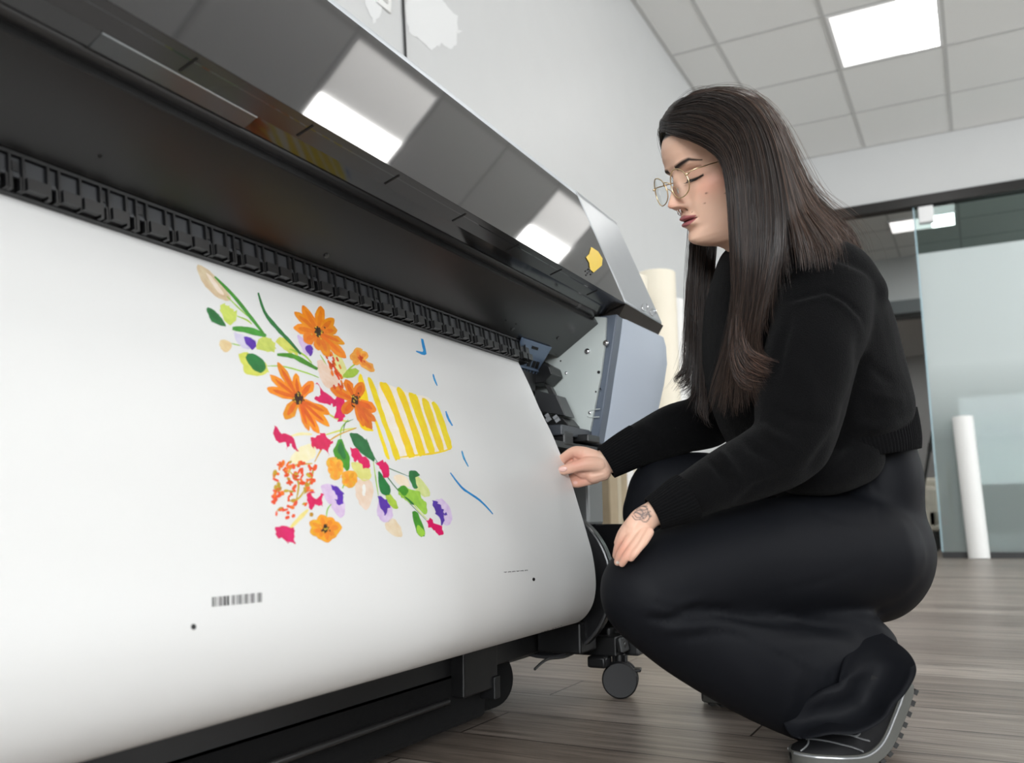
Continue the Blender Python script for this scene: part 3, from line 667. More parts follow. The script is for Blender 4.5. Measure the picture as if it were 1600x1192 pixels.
# vase
smoothpoly([(100, 315), (250, 360), (370, 402), (450, 615), (330, 660), (200, 675), (130, 500)], (244, 238, 224), 1, B_)
for s_ in ([(0, 282), (22, 284), (50, 400), (62, 520), (70, 545), (20, 535), (0, 480)], [(70, 470), (92, 500), (142, 640), (152, 682), (135, 672), (110, 600)], [(45, 292), (68, 298), (105, 400), (150, 530), (202, 665), (192, 684), (175, 680), (140, 570), (90, 430)],
           [(104, 316), (125, 308), (150, 325), (205, 470), (250, 590), (276, 662), (262, 674), (240, 668), (205, 560), (160, 440)], [(188, 342), (222, 352), (270, 480), (327, 645), (314, 664), (292, 655), (250, 510)],
           [(245, 366), (272, 364), (290, 380), (335, 520), (374, 636), (365, 650), (345, 652), (300, 520)], [(310, 392), (345, 402), (385, 520), (420, 626), (408, 638), (393, 636), (350, 520)], [(360, 408), (388, 416), (430, 520), (459, 612), (455, 630), (436, 630), (400, 520)]):
    smoothpoly(s_, YE, 2, B_, 1.0)
stroke([(190, 675), (270, 664), (350, 656), (420, 642), (456, 626)], 9, YE, 3, B_)
# blue marks
poly([(305, 90), (319, 96), (334, 166), (326, 173), (300, 165), (281, 154), (284, 150), (315, 156), (318, 150)], BL, 2, B_, .6)
for s_, w in (([(366, 264), (374, 292), (387, 322)], 9), ([(429, 446), (441, 482), (462, 518)], 11), ([(508, 640), (518, 675), (540, 718)], 9), ([(451, 748), (478, 785), (512, 825), (548, 850), (590, 878), (630, 915), (661, 951)], 10)): stroke(s_, w, BL, 2, B_)
# foliage and petals, traced in the crop's frame
S = smoothpoly
S([(110, 78), (150, 95), (200, 150), (230, 200), (200, 203), (150, 168), (118, 120)], (222, 200, 160), 1)
S([(140, 105), (180, 145), (205, 185), (175, 165)], (240, 228, 206), 2)
stroke([(172, 120), (240, 190), (300, 265), (355, 335)], 13, GR, 3); stroke([(215, 190), (260, 235), (300, 270)], 5, LG, 2)
stroke([(328, 178), (352, 250), (400, 310), (440, 352), (480, 398)], 14, DG, 3)
stroke([(395, 400), (450, 405), (500, 430), (540, 452)], 18, GR, 3); stroke([(440, 380), (490, 400), (520, 430)], 7, LG, 2)
S([(190, 232), (212, 222), (225, 232), (242, 240), (252, 262), (235, 292), (205, 278)], YG, 1, rough=3)
S([(145, 232), (165, 238), (190, 262), (212, 297), (168, 287), (150, 262)], DG, 2)
stroke([(252, 262), (285, 275), (305, 290)], 6, LG, 2); stroke([(235, 306), (290, 312), (355, 332)], 24, GR, 2)
S([(240, 322), (280, 332), (320, 350), (300, 378), (262, 370)], PP, 1); S([(276, 338), (300, 340), (320, 364), (306, 382), (286, 362)], PU, 2)
S([(330, 345), (375, 340), (390, 372), (375, 389), (325, 377)], YG, 1, rough=3); S([(192, 350), (225, 352), (232, 375), (214, 392), (195, 380)], (222, 196, 150), 1)
stroke([(230, 360), (264, 368)], 4, LG, 1)
S([(252, 395), (300, 398), (358, 440), (352, 470), (290, 472), (268, 432)], YG, 1, rough=3); S([(283, 402), (318, 400), (356, 440), (336, 466), (298, 442)], DG, 2)
stroke([(355, 441), (420, 443), (500, 465), (545, 482)], 5, LG, 1); S([(402, 340), (435, 348), (470, 400), (440, 392), (402, 372)], YG, 1, rough=3)
S([(468, 328), (500, 350), (528, 385), (500, 402), (480, 370)], PP, 1); S([(497, 372), (520, 368), (526, 392), (512, 404)], PU, 2, rough=2)
S([(600, 395), (632, 420), (648, 470), (625, 485), (600, 440)], (222, 226, 150), 1); S([(540, 425), (565, 425), (600, 470), (622, 505), (575, 520), (550, 480)], BE, 1)
stroke([(550, 400), (575, 440)], 4, LG, 1); stroke([(632, 478), (655, 450), (680, 430)], 6, LG, 2); S([(630, 480), (655, 450), (690, 456), (668, 482)], LG, 3)
S([(535, 500), (556, 518), (590, 560), (575, 578), (530, 556), (556, 545)], MG, 2, rough=4); S([(596, 560), (618, 540), (640, 548), (638, 600), (628, 640), (600, 612), (608, 585)], MG, 2, rough=5); S([(560, 545), (600, 560), (600, 585), (575, 570)], MG, 2, rough=4)
stroke([(560, 600), (610, 630), (655, 640)], 7, YG, 1); stroke([(445, 692), (480, 684), (520, 686)], 11, (236, 230, 170), 1)
stroke([(560, 690), (620, 672), (680, 662)], 6, YG, 1); stroke([(650, 632), (625, 665), (622, 700)], 5, LG, 2); stroke([(668, 632), (640, 645), (632, 680)], 3, DG, 2)
stroke([(680, 662), (610, 690), (560, 730), (528, 785)], 6, (222, 170, 50), 2)
S([(385, 655), (410, 680), (448, 692), (472, 748), (458, 742), (440, 720), (430, 738), (424, 715), (395, 712), (384, 690)], MG, 2, rough=2.5)
S([(512, 700), (535, 692), (556, 682), (580, 705), (592, 722), (580, 735), (582, 765), (566, 745), (545, 738), (525, 730)], MG, 3, rough=3.5)
S([(440, 775), (480, 728), (528, 725), (528, 768), (470, 792)], (240, 228, 198), 1)
stroke([(440, 1022), (470, 990), (505, 955)], 15, (238, 226, 140), 1)
S([(385, 1020), (420, 1014), (455, 1028), (452, 1050), (460, 1080), (436, 1068), (432, 1082), (415, 1060), (388, 1050)], MG, 2, rough=3)
S([(500, 915), (520, 890), (530, 915), (556, 900), (552, 925), (558, 945), (535, 940), (515, 955)], MG, 4, rough=4)
S([(597, 738), (622, 700), (640, 735), (654, 770), (650, 817), (620, 792), (602, 765)], GR, 2); S([(612, 740), (622, 712), (640, 760), (630, 775)], DG, 3)
S([(657, 682), (690, 688), (722, 716), (746, 782), (705, 758), (670, 722)], DG, 2)
S([(660, 732), (690, 748), (726, 790), (708, 808), (690, 785), (668, 772)], MG, 3, rough=3.5); S([(660, 786), (700, 790), (728, 812), (730, 842), (700, 850), (672, 822)], (222, 226, 130), 1)
S([(682, 850), (728, 850), (740, 900), (718, 957), (690, 932), (676, 892)], BE, 1); S([(700, 870), (712, 868), (710, 905), (700, 900)], (248, 244, 236), 2)
S([(553, 868), (600, 868), (630, 905), (635, 965), (620, 984), (590, 952), (562, 906)], PP, 1); S([(588, 876), (606, 872), (632, 905), (626, 940), (605, 925), (610, 905)], PU, 2, rough=3)
stroke([(628, 880), (640, 850)], 5, LG, 2); stroke([(570, 985), (574, 955), (588, 935)], 5, LG, 2)
S([(756, 792), (780, 783), (800, 825), (778, 842), (766, 815)], MG, 3, rough=3)
stroke([(715, 700), (745, 770), (800, 850), (860, 920), (930, 992)], 3.5, DG, 1); stroke([(740, 780), (748, 840), (758, 905)], 4, LG, 1); stroke([(745, 785), (800, 808), (870, 836)], 3, DG, 1); stroke([(860, 900), (900, 955), (935, 990)], 4, YG, 1)
S([(758, 820), (775, 835), (802, 882), (790, 902), (764, 888)], DG, 3); S([(780, 892), (808, 905), (830, 945), (812, 950), (790, 925)], LG, 2)
S([(753, 968), (758, 925), (798, 925), (810, 975), (790, 1000), (765, 992)], PP, 1); S([(754, 905), (775, 912), (800, 935), (790, 955), (778, 978), (770, 950)], PU, 2, rough=3.5)
S([(783, 1002), (818, 990), (844, 1046), (815, 1049), (790, 1030)], BE, 1); S([(812, 835), (850, 832), (872, 868), (835, 868)], (240, 230, 205), 1)
S([(878, 828), (912, 842), (946, 895), (925, 908), (890, 882)], (220, 228, 150), 1); S([(866, 822), (890, 814), (908, 832), (890, 842), (898, 876), (882, 872)], DG, 2)
S([(830, 880), (850, 868), (870, 882), (905, 890), (912, 915), (932, 935), (928, 972), (890, 940), (862, 925), (836, 905)], LG, 2); S([(830, 880), (850, 868), (866, 886), (848, 905)], GR, 3); S([(848, 905), (880, 925), (882, 938)], DG, 3)
S([(880, 968), (900, 968), (926, 1035), (914, 1052), (896, 1035)], GR, 2); S([(900, 1010), (926, 1035), (914, 1052), (896, 1035)], LG, 3)
S([(956, 930), (985, 914), (1015, 948), (1024, 990), (1006, 1013), (980, 990)], PP, 1); S([(952, 920), (978, 930), (990, 955), (1004, 968), (992, 980), (990, 1012), (976, 985), (962, 962)], PU, 2, rough=3)
S([(930, 992), (950, 985), (955, 1005), (985, 1018), (992, 1040), (980, 1048), (955, 1025), (936, 1012)], MG, 3, rough=3)
# berries
for k in range(118):
    cx, cy = rng.uniform(378, 530), rng.uniform(785, 985)
    if cy > 900 and cx > 470 and rng.random() < .75: continue
    if cx > 500 and cy < 800: continue
    a_ = rng.uniform(0, 2*math.pi); l_ = rng.uniform(5, 12); d_ = np.array((math.cos(a_), math.sin(a_)))*l_
    stroke([(cx-d_[0], cy-d_[1]), (cx, cy), (cx+d_[0], cy+d_[1])], rng.uniform(7, 14), [RD, RD, RD, (240, 120, 40), (196, 160, 40)][rng.integers(5)], 2+(k % 3), taper=.5)
for pts in ([(430, 840), (450, 800), (520, 790)], [(460, 930), (470, 860), (440, 820)], [(525, 800), (515, 850), (490, 900)], [(430, 925), (470, 915), (500, 870)]): stroke(pts, 7, (206, 170, 50), 2)
for k in range(42):
    t_ = rng.random(); cx, cy = 585+42*t_+rng.normal(0, 11), 385+140*t_
    stroke([(cx-3, cy-8), (cx, cy), (cx+4, cy+8)], 7, [RD, (240, 130, 30), (225, 70, 30)][rng.integers(3)], 4+(k % 2), taper=.5)
# blooms
def bloom(c, tips, col, col2, base, w=34):
    for i, t in enumerate(tips):
        w_ = t[2] if len(t) > 2 else w; petal(c, t[:2], w_, col if i % 3 else tuple(np.array(col)*.97), base+i % 2)
        c_ = np.array(c, float); m2_ = c_+(np.array(t[:2])-c_)*.82; petal(c, m2_, w_*.42, col2, base+2)
bloom((543, 320), [(486, 223, 34), (457, 246, 32), (453, 302, 40), (490, 352, 44), (552, 225, 36), (600, 270, 42), (612, 312, 40), (638, 362, 30), (643, 412, 34), (580, 408, 38), (545, 385, 36)], OR, (235, 120, 20), 5)
bloom((470, 558), [(396, 427, 30), (368, 472, 28), (357, 520, 34), (422, 632, 46), (462, 467, 28), (524, 496, 42), (584, 614, 32), (582, 658, 30), (545, 684, 34), (508, 674, 26)], OR, DO, 5)
bloom((673, 562), [(585, 520, 36), (640, 488, 32), (702, 498, 44), (630, 612, 40), (750, 602, 44), (748, 640, 30), (735, 668, 32), (705, 658, 26)], (238, 126, 24), DO, 5)
bloom((692, 415), [(680, 374, 34), (718, 392, 32), (744, 460, 30), (656, 402, 30), (668, 432, 28), (716, 446, 26)], LO, (245, 150, 50), 5)
bloom((565, 1025), [(548, 973, 40), (594, 985, 42), (626, 1018, 44), (606, 1052, 40), (576, 1074, 40), (540, 1060, 38), (510, 1036, 38), (508, 1000, 36)], (246, 166, 36), (240, 140, 30), 5)
bloom((606, 812), [(578, 770, 40), (618, 775, 36), (632, 815, 36), (600, 850, 40), (575, 812, 34)], (250, 180, 60), (244, 160, 50), 4); bloom((652, 848), [(632, 820, 34), (672, 818, 36), (682, 848, 34), (664, 876, 34), (628, 862, 34)], (250, 180, 60), (244, 160, 50), 4)
for c, r in (((543, 320), 20), ((470, 558), 24), ((673, 562), 20), ((565, 1025), 15)):
    S([(c[0]+r*.7*math.cos(t), c[1]+r*.9*math.sin(t)) for t in np.linspace(0, 5.4, 7)], (58, 34, 20), 9, rough=3)
    for k in range(14):
        x_, y_ = c[0]+rng.normal(0, r*.45), c[1]+rng.normal(0, r*.5); stroke([(x_-2, y_-3), (x_+2, y_+3)], 4, [(25, 20, 16), (226, 190, 60)][k % 2], 10)
for k in range(12):
    x_, y_ = 692+rng.normal(0, 7), 415+rng.normal(0, 9); stroke([(x_-3, y_-3), (x_+3, y_+4)], 5, (226, 80, 40), 9)
# registration dots, bar code, small print
S([(300+4.2*math.cos(t), 979.5+4.6*math.sin(t)) for t in np.linspace(0, 5.5, 8)], (12, 12, 12), 1, C1, .0); S([(835+2.2*math.cos(t), 905+2.8*math.sin(t)) for t in np.linspace(0, 5.5, 8)], (12, 12, 12), 1, C1, .0)
xx = 0; bars = [2, 1, 1, 1, 1, 2, 1, 1, 2, 1, 1, 1, 3, 1, 3, 3, 1, 1, 2, 2, 1, 1, 1, 1, 2, 1, 1, 2, 1, 1, 2, 1, 1, 2, 1, 1, 2, 1, 1, 3, 1, 1, 2, 1, 1]
tot = sum(bars)
for i, w in enumerate(bars):
    if i % 2 == 0:
        u0, u1 = xx/tot, (xx+w)/tot
        poly([(329+78*u0, 933.5-7.5*u0), (329+78*u1, 933.5-7.5*u1), (329+78*u1, 948.5-7.5*u1), (329+78*u0, 948.5-7.5*u0)], (40, 40, 42), 1, C1)
    xx += w
def fine(p0, p1, h, n, col):
    p0, p1 = np.array(p0, float), np.array(p1, float)
    for i in range(n):
        if i % 5 == 4: continue
        a_ = p0+(p1-p0)*(i+.1)/n; b_ = p0+(p1-p0)*(i+.8)/n; hh = h*(1 if i % 3 else .7)
        poly([a_, b_, b_+(0, hh), a_+(0, hh)], col, 1, C1)
fine((788, 893.2), (827, 889.8), 1.7, 30, (60, 60, 62)); fine((112, 1188), (206, 1164), 4, 24, (120, 120, 120)); fine((234, 1162), (254, 1152), 4, 5, (130, 130, 130))
fine((820, 997), (880, 978), 1.0, 14, (120, 120, 120))
# flat (X, s) mesh of the ink, cut into strips that can follow the curve
bm = bmesh.new(); cl_ = bm.verts.layers.float_color.new('c')
for layer, c, xs in art:
    try: tris = tessellate_polygon([[Vector((a_, b_, 0)) for a_, b_ in xs]])
    except Exception: continue
    vs = []
    for a_, b_ in xs:
        v = bm.verts.new((a_, b_, layer*.00007+.00004)); v[cl_] = (*c, 1); vs.append(v)
    for t in tris:
        if len({*t}) == 3:
            try: bm.faces.new([vs[i] for i in t])
            except ValueError: pass
for s_ in np.arange(.02, sl[-1], .012): bmesh.ops.bisect_plane(bm, geom=bm.verts[:]+bm.edges[:]+bm.faces[:], plane_co=(0, s_, 0), plane_no=(0, 1, 0), dist=1e-7)
bm.verts.ensure_lookup_table(); o_ = len(verts)
for v in bm.verts: verts.append(on_paper(v.co.x, v.co.y, v.co.z)); cols.append(tuple(v[cl_])[:3])
for f_ in bm.faces:
    ids = [v.index for v in f_.verts]; a_, b_, c_ = [bm.verts[i].co for i in ids[:3]]
    faces.append(tuple(o_+i for i in ids)); mis.append(1)
bm.free()
pmb = MB(); pmb.v = verts; pmb.f = faces; pmb.mi = mis
sheet = tag(mk('printed_sheet', pmb, [pap_m, inkm], smooth=True, sharp=0), 'wide white sheet with a watercolour bouquet in a yellow vase, curling out of the printer', 'paper sheet')
setcol(sheet.data, np.array(cols))
# ------------------------------------------------------------------ the crouching woman
HS = 1.0                                             # head scale
base = hit(1290, 1190, 2, 0)
wo = empty('person', (base[0], base[1], 0), 'woman in black sweater and leggings crouching beside the printer, holding the sheet\'s edge', 'person')
knit = mat('black_wool_knit', (.005, .005, .0054), .95, bump=.9, bump_scale=650, sheen=.045, spec=.06)
legg = mat('black_legging_fabric', (.0062, .0068, .009), .6, bump=.12, bump_scale=1500, spec=.14)
skinm = mat('skin', (.5, .3, .2), .46, attr='Col', sss=.12, bump=.10, bump_scale=700, spec=.4)
VW = FW
def chain(mb, rows, n=28, ends=True, N_=None):      # rows: px, py, depth, radius in px, radius in depth (m)
    q = spline(rows, N_ or (len(rows)-1)*6+1)
    pts = [P(a[0], a[1], a[2]) for a in q]; ra = [a[3]*a[2]/F for a in q]; rb = [a[4] for a in q]
    mb.tube(pts, ra, n, rb=rb, round_ends=ends, ref=VW)
# --- trousers
tb = MB()
chain(tb, [(1335, 858, 1.47, 92, .12), (1250, 868, 1.42, 94, .105), (1130, 880, 1.36, 85, .09), (1055, 905, 1.32, 80, .08), (1013, 926, 1.30, 79, .072)])
chain(tb, [(1013, 930, 1.30, 76, .070), (1080, 985, 1.31, 74, .068), (1180, 1035, 1.33, 84, .070), (1280, 1072, 1.35, 90, .066), (1330, 1088, 1.36, 92, .062)], ends=True)
chain(tb, [(1340, 850, 1.63, 96, .10), (1200, 810, 1.67, 88, .09), (1110, 787, 1.70, 80, .08), (1038, 785, 1.71, 76, .075)])
chain(tb, [(1038, 790, 1.71, 70, .07), (1100, 880, 1.71, 62, .062), (1170, 980, 1.71, 58, .060), (1215, 1040, 1.72, 60, .065)])
tb.sphere(P(1340, 856, 1.54), 1, 20, M=np.array([RT*103*1.54/F, UP*112*1.54/F, FW*.165]).T)
chain(tb, [(1200, 950, 1.40, 26, .06), (1270, 962, 1.40, 30, .06), (1340, 975, 1.40, 26, .05), (1375, 1000, 1.40, 22, .05)])
chain(tb, [(1340, 850, 1.54, 94, .14), (1348, 790, 1.54, 86, .135), (1358, 742, 1.53, 74, .118), (1358, 715, 1.53, 66, .105)])
me = voxel(tb, .0065, 10, .6)
co = vco(me); nr = vno(me); x, y, w = projA(co); ff = np.clip(-(nr@FW)*1.6, 0, 1)*(w < 1.60)
dsp = np.zeros(len(co))
def fold(line, width, amp, taper=True):
    d, t = segdist(x, y, line); k = np.exp(-(d/width)**2)
    if taper: k *= np.sin(np.clip(t, .02, .98)*math.pi)**.6
    return k*amp
for line, wd_, am in (
    ([(1360, 978), (1230, 972), (1120, 955), (1060, 962)], 9, -.010), ([(1040, 962), (1075, 955), (1105, 945)], 7, -.005), ([(1010, 948), (1050, 956), (1075, 962)], 6, .004),
    ([(1000, 965), (1045, 970), (1080, 962)], 5, -.004), ([(1015, 930), (1060, 945), (1100, 935)], 6, .003), ([(1030, 985), (1075, 980), (1130, 985)], 8, .0035), ([(1060, 1000), (1110, 990), (1180, 995)], 7, -.003),
    ([(1310, 745), (1270, 775), (1262, 790), (1310, 812), (1350, 825)], 6, -.002), ([(1357, 735), (1372, 780), (1372, 818)], 3, -.0018), ([(1200, 930), (1300, 905), (1360, 870)], 5, -.0012),
    ([(1385, 1010), (1392, 1045), (1402, 1095)], 8, .008), ([(1370, 1060), (1385, 1090), (1400, 1100)], 6, -.005), ([(1300, 1120), (1340, 1100), (1390, 1092)], 10, -.012), ([(1320, 1135), (1360, 1118), (1398, 1108)], 7, .006),
    ([(1190, 1010), (1290, 1000), (1370, 1000)], 12, .004), ([(1240, 1050), (1240, 1090), (1225, 1130)], 12, .003), ([(1130, 1010), (1170, 1060), (1180, 1110)], 16, .002)):
    dsp += fold(line, wd_, am)
seam = [(1085, 972), (1150, 985), (1210, 1012), (1270, 1045), (1340, 1070), (1375, 1083), (1400, 1102)]
dsp += fold(seam, 2.6, .0016, False)-fold([(a_, b_+4) for a_, b_ in seam], 2.6, .0014, False)
co = co+nr*(dsp*ff)[:, None]+nr*(fnoise(co, 9.)*.0018)[:, None]
setco(me, co-org(wo))
trou = lab(mk('leggings', me, legg, wo, sharp=0), 'black flared leggings')
# flared hem cuff around the near ankle: a skirt of cloth hanging from the shin
hemL = [(1238, 1128), (1236, 1152), (1262, 1158), (1300, 1151), (1345, 1150), (1378, 1134), (1392, 1122), (1402, 1104), (1418, 1088), (1434, 1062), (1437, 1042), (1425, 1020), (1400, 1000), (1362, 978)]
hd = [1.30, 1.27, 1.235, 1.22, 1.215, 1.215, 1.215, 1.22, 1.225, 1.235, 1.25, 1.29, 1.33, 1.38]
front = [P(a_[0], a_[1], d_) for a_, d_ in zip(hemL, hd)]
back = [P(a_[0]+(1335-a_[0])*.12, a_[1]+(1085-a_[1])*.15-4, 2.74-d_+.01) for a_, d_ in zip(hemL, hd)][::-1]
loop = spline(front+back+front[:1], 97)[:-1]
inner0 = [(1225, 1100), (1215, 1122), (1240, 1130), (1270, 1122), (1300, 1118), (1330, 1106), (1345, 1096), (1352, 1080), (1358, 1066), (1366, 1046), (1366, 1028), (1356, 1010), (1345, 996), (1325, 985)]
f2 = [P(a_[0], a_[1], d_-.0) for a_, d_ in zip(inner0, [1.31, 1.30, 1.29, 1.285, 1.28, 1.28, 1.285, 1.29, 1.295, 1.30, 1.31, 1.33, 1.35, 1.37])]
b2 = [P(a_[0]+(1290-a_[0])*.12, a_[1]+(1060-a_[1])*.15, 2.78-d_) for a_, d_ in zip(inner0, [1.31, 1.30, 1.29, 1.285, 1.28, 1.28, 1.285, 1.29, 1.295, 1.30, 1.31, 1.33, 1.35, 1.37])][::-1]
loop2 = spline(f2+b2+f2[:1], 97)[:-1]
cen2 = np.mean(loop2, axis=0); qc = P(1310, 1066, 1.245); inn = [qc+(p_-qc)*.12 for p_ in loop2]
mid = [loop2[i]*.5+loop[i]*.5+FW*-.004*math.sin(i*.55) for i in range(96)]
cen = np.mean(loop, axis=0); inl = [cen+(p_-cen)*.965-RT*.003+UP*.003 for p_ in loop]; inl2 = [cen2+(p_-cen2)*.93 for p_ in loop2]
mb = MB(); mb.rings([inn, loop2, mid, loop, inl, inl2], cap=True)
ho = mk('flared_hem', mb, legg, trou, sharp=0); sd = ho.modifiers.new('s', 'SUBSURF'); sd.levels = sd.render_levels = 1
# far hem touching the floor
mb = MB(); fl0 = [P(1185+62*math.cos(t), 1000-20*math.sin(t), 1.70+.07*math.sin(t)) for t in np.linspace(0, 2*math.pi, 33)[:-1]]
fl1 = [P(1182+76*math.cos(t), 1076-14*math.sin(t)+18*math.cos(t), 1.695+.075*math.sin(t)) for t in np.linspace(0, 2*math.pi, 33)[:-1]]
mb.rings([fl0, fl1], cap=True); mk('flared_hem', mb, legg, trou, sharp=50)
# --- sweater
sb = MB()
chain(sb, [(1332, 708, 1.515, 88, .13), (1328, 694, 1.518, 94, .138), (1312, 655, 1.52, 108, .15), (1285, 580, 1.51, 116, .155), (1262, 500, 1.50, 114, .165), (1245, 440, 1.49, 100, .15), (1225, 402, 1.48, 74, .11), (1205, 385, 1.475, 56, .085)], ends=False)
chain(sb, [(1290, 452, 1.40, 76, .07), (1284, 500, 1.37, 76, .066), (1268, 560, 1.335, 74, .062), (1250, 640, 1.315, 70, .058), (1233, 694, 1.305, 62, .054), (1190, 722, 1.30, 56, .05), (1140, 745, 1.295, 50, .046), (1085, 770, 1.285, 39, .040), (1050, 787, 1.28, 32, .033), (1036, 794, 1.278, 27, .028)], ends=False)
chain(sb, [(1170, 440, 1.64, 60, .07), (1150, 520, 1.67, 58, .06), (1135, 600, 1.70, 54, .055), (1112, 652, 1.705, 44, .05), (1060, 670, 1.70, 40, .045), (1000, 694, 1.695, 33, .038), (968, 711, 1.69, 28, .031)], ends=False)
chain(sb, [(1235, 420, 1.40, 40, .05), (1300, 425, 1.41, 52, .06), (1330, 455, 1.43, 46, .07)])
chain(sb, [(1180, 430, 1.50, 60, .10), (1160, 520, 1.52, 58, .12), (1165, 600, 1.53, 60, .12), (1210, 680, 1.53, 70, .12), (1260, 735, 1.52, 60, .115)])
chain(sb, [(1245, 740, 1.43, 34, .05), (1290, 735, 1.42, 40, .06), (1330, 715, 1.43, 45, .06)])
me = voxel(sb, .0055, 7, .55)
co = vco(me); nr = vno(me); x, y, w = projA(co); ff = np.clip(-(nr@FW)*1.6, 0, 1)
nearp = (w < 1.52)*1.0; dsp = np.zeros(len(co))
arm = [(1232, 470), (1262, 462), (1292, 455), (1320, 470), (1344, 495), (1352, 520)]
for line, wd_, am in ((arm, 4.5, -.004), ([(a_, b_+7) for a_, b_ in arm], 5, .003), ([(1290, 392), (1291, 425), (1292, 452)], 4, -.0022), ([(1235, 480), (1222, 540), (1212, 600)], 8, -.006),
    ([(1090, 700), (1115, 725), (1140, 760)], 6, -.007), ([(1105, 688), (1130, 715), (1160, 750)], 8, .008), ([(1150, 665), (1175, 700), (1215, 725)], 8, -.006), ([(1180, 650), (1205, 680), (1250, 700)], 8, .006), ([(1200, 630), (1240, 655), (1290, 660)], 7, -.004),
    ([(1325, 620), (1320, 680), (1300, 730)], 10, -.008), ([(1340, 520), (1345, 580), (1330, 640)], 9, -.006), ([(1350, 560), (1380, 590), (1405, 600)], 8, -.004), ([(1330, 660), (1370, 668), (1410, 660)], 9, .006), ([(1330, 685), (1370, 690), (1418, 680)], 7, -.006),
    ([(1345, 610), (1385, 622), (1415, 625)], 8, .004), ([(1260, 745), (1290, 700), (1315, 660)], 9, -.005), ([(1240, 560), (1265, 600), (1270, 650)], 14, .004), ([(1060, 770), (1090, 790), (1100, 800)], 6, -.003), ([(1150, 790), (1185, 760), (1230, 745)], 7, -.004)):
    dsp += fold(line, wd_, am)*nearp
for line, wd_, am in (([(995, 668), (1015, 690), (1025, 715)], 6, -.006), ([(1008, 662), (1030, 685), (1048, 712)], 7, .006), ([(1040, 650), (1065, 680), (1080, 700)], 8, -.005), ([(1080, 630), (1095, 655), (1120, 690)], 8, .005)):
    dsp += fold(line, wd_, am)*(w > 1.6)
co = co+nr*(dsp*ff)[:, None]+nr*(fnoise(co, 14.)*.0028+fnoise(co, 5., 3.)*.003)[:, None]
setco(me, co-org(wo))
swt = lab(mk('sweater', me, knit, wo, sharp=0), 'black knitted cropped sweater')
ribm = mat('black_rib_knit', (.0055, .0055, .006), .95, bump=.5, bump_scale=700, sheen=.03, spec=.06)
def ribtube(rows, n, ribs, amp, name, cap_in=True):
    q = spline(rows, 13); R = []; T_ = [P(*a[:3]) for a in q]
    for i, a_ in enumerate(q):
        t = T_[min(i+1, 12)]-T_[max(i-1, 0)]; t /= np.linalg.norm(t); A_1 = np.cross(t, VW); A_1 /= np.linalg.norm(A_1); B_1 = np.cross(t, A_1)
        ra, rb = a_[3]*a_[2]/F, a_[4]
        R.append([T_[i]+(A_1*ra*math.cos(u)+B_1*rb*math.sin(u))*(1+amp*(abs(math.sin(ribs*u/2))-.5)) for u in np.linspace(0, 2*math.pi, n+1)[:-1]])
    last = R[-1]; c = np.mean(last, axis=0); R.append([c+(p_-c)*.93 for p_ in last]); R.append([c+(p_-c)*.90+(T_[-3]-T_[-1]) for p_ in last])
    mb = MB(); mb.rings(R, cap=False); return mk(name, mb, ribm, swt, sharp=0)
ribtube([(1075, 775, 1.283, 37, .038), (1060, 783, 1.281, 36, .036), (1040, 793, 1.279, 31, .031), (1020, 803, 1.277, 26.5, .026)], 240, 40, .05, 'cuff')
ribtube([(998, 695, 1.695, 33, .038), (980, 704, 1.692, 31, .036), (964, 713, 1.690, 29, .033), (947, 723, 1.688, 26.5, .028)], 240, 40, .05, 'cuff')
ribtube([(1318, 664, 1.524, 103, .146), (1324, 684, 1.521, 101, .145), (1329, 702, 1.518, 98, .143), (1333, 719, 1.515, 93, .139)], 480, 110, .018, 'hem_rib')
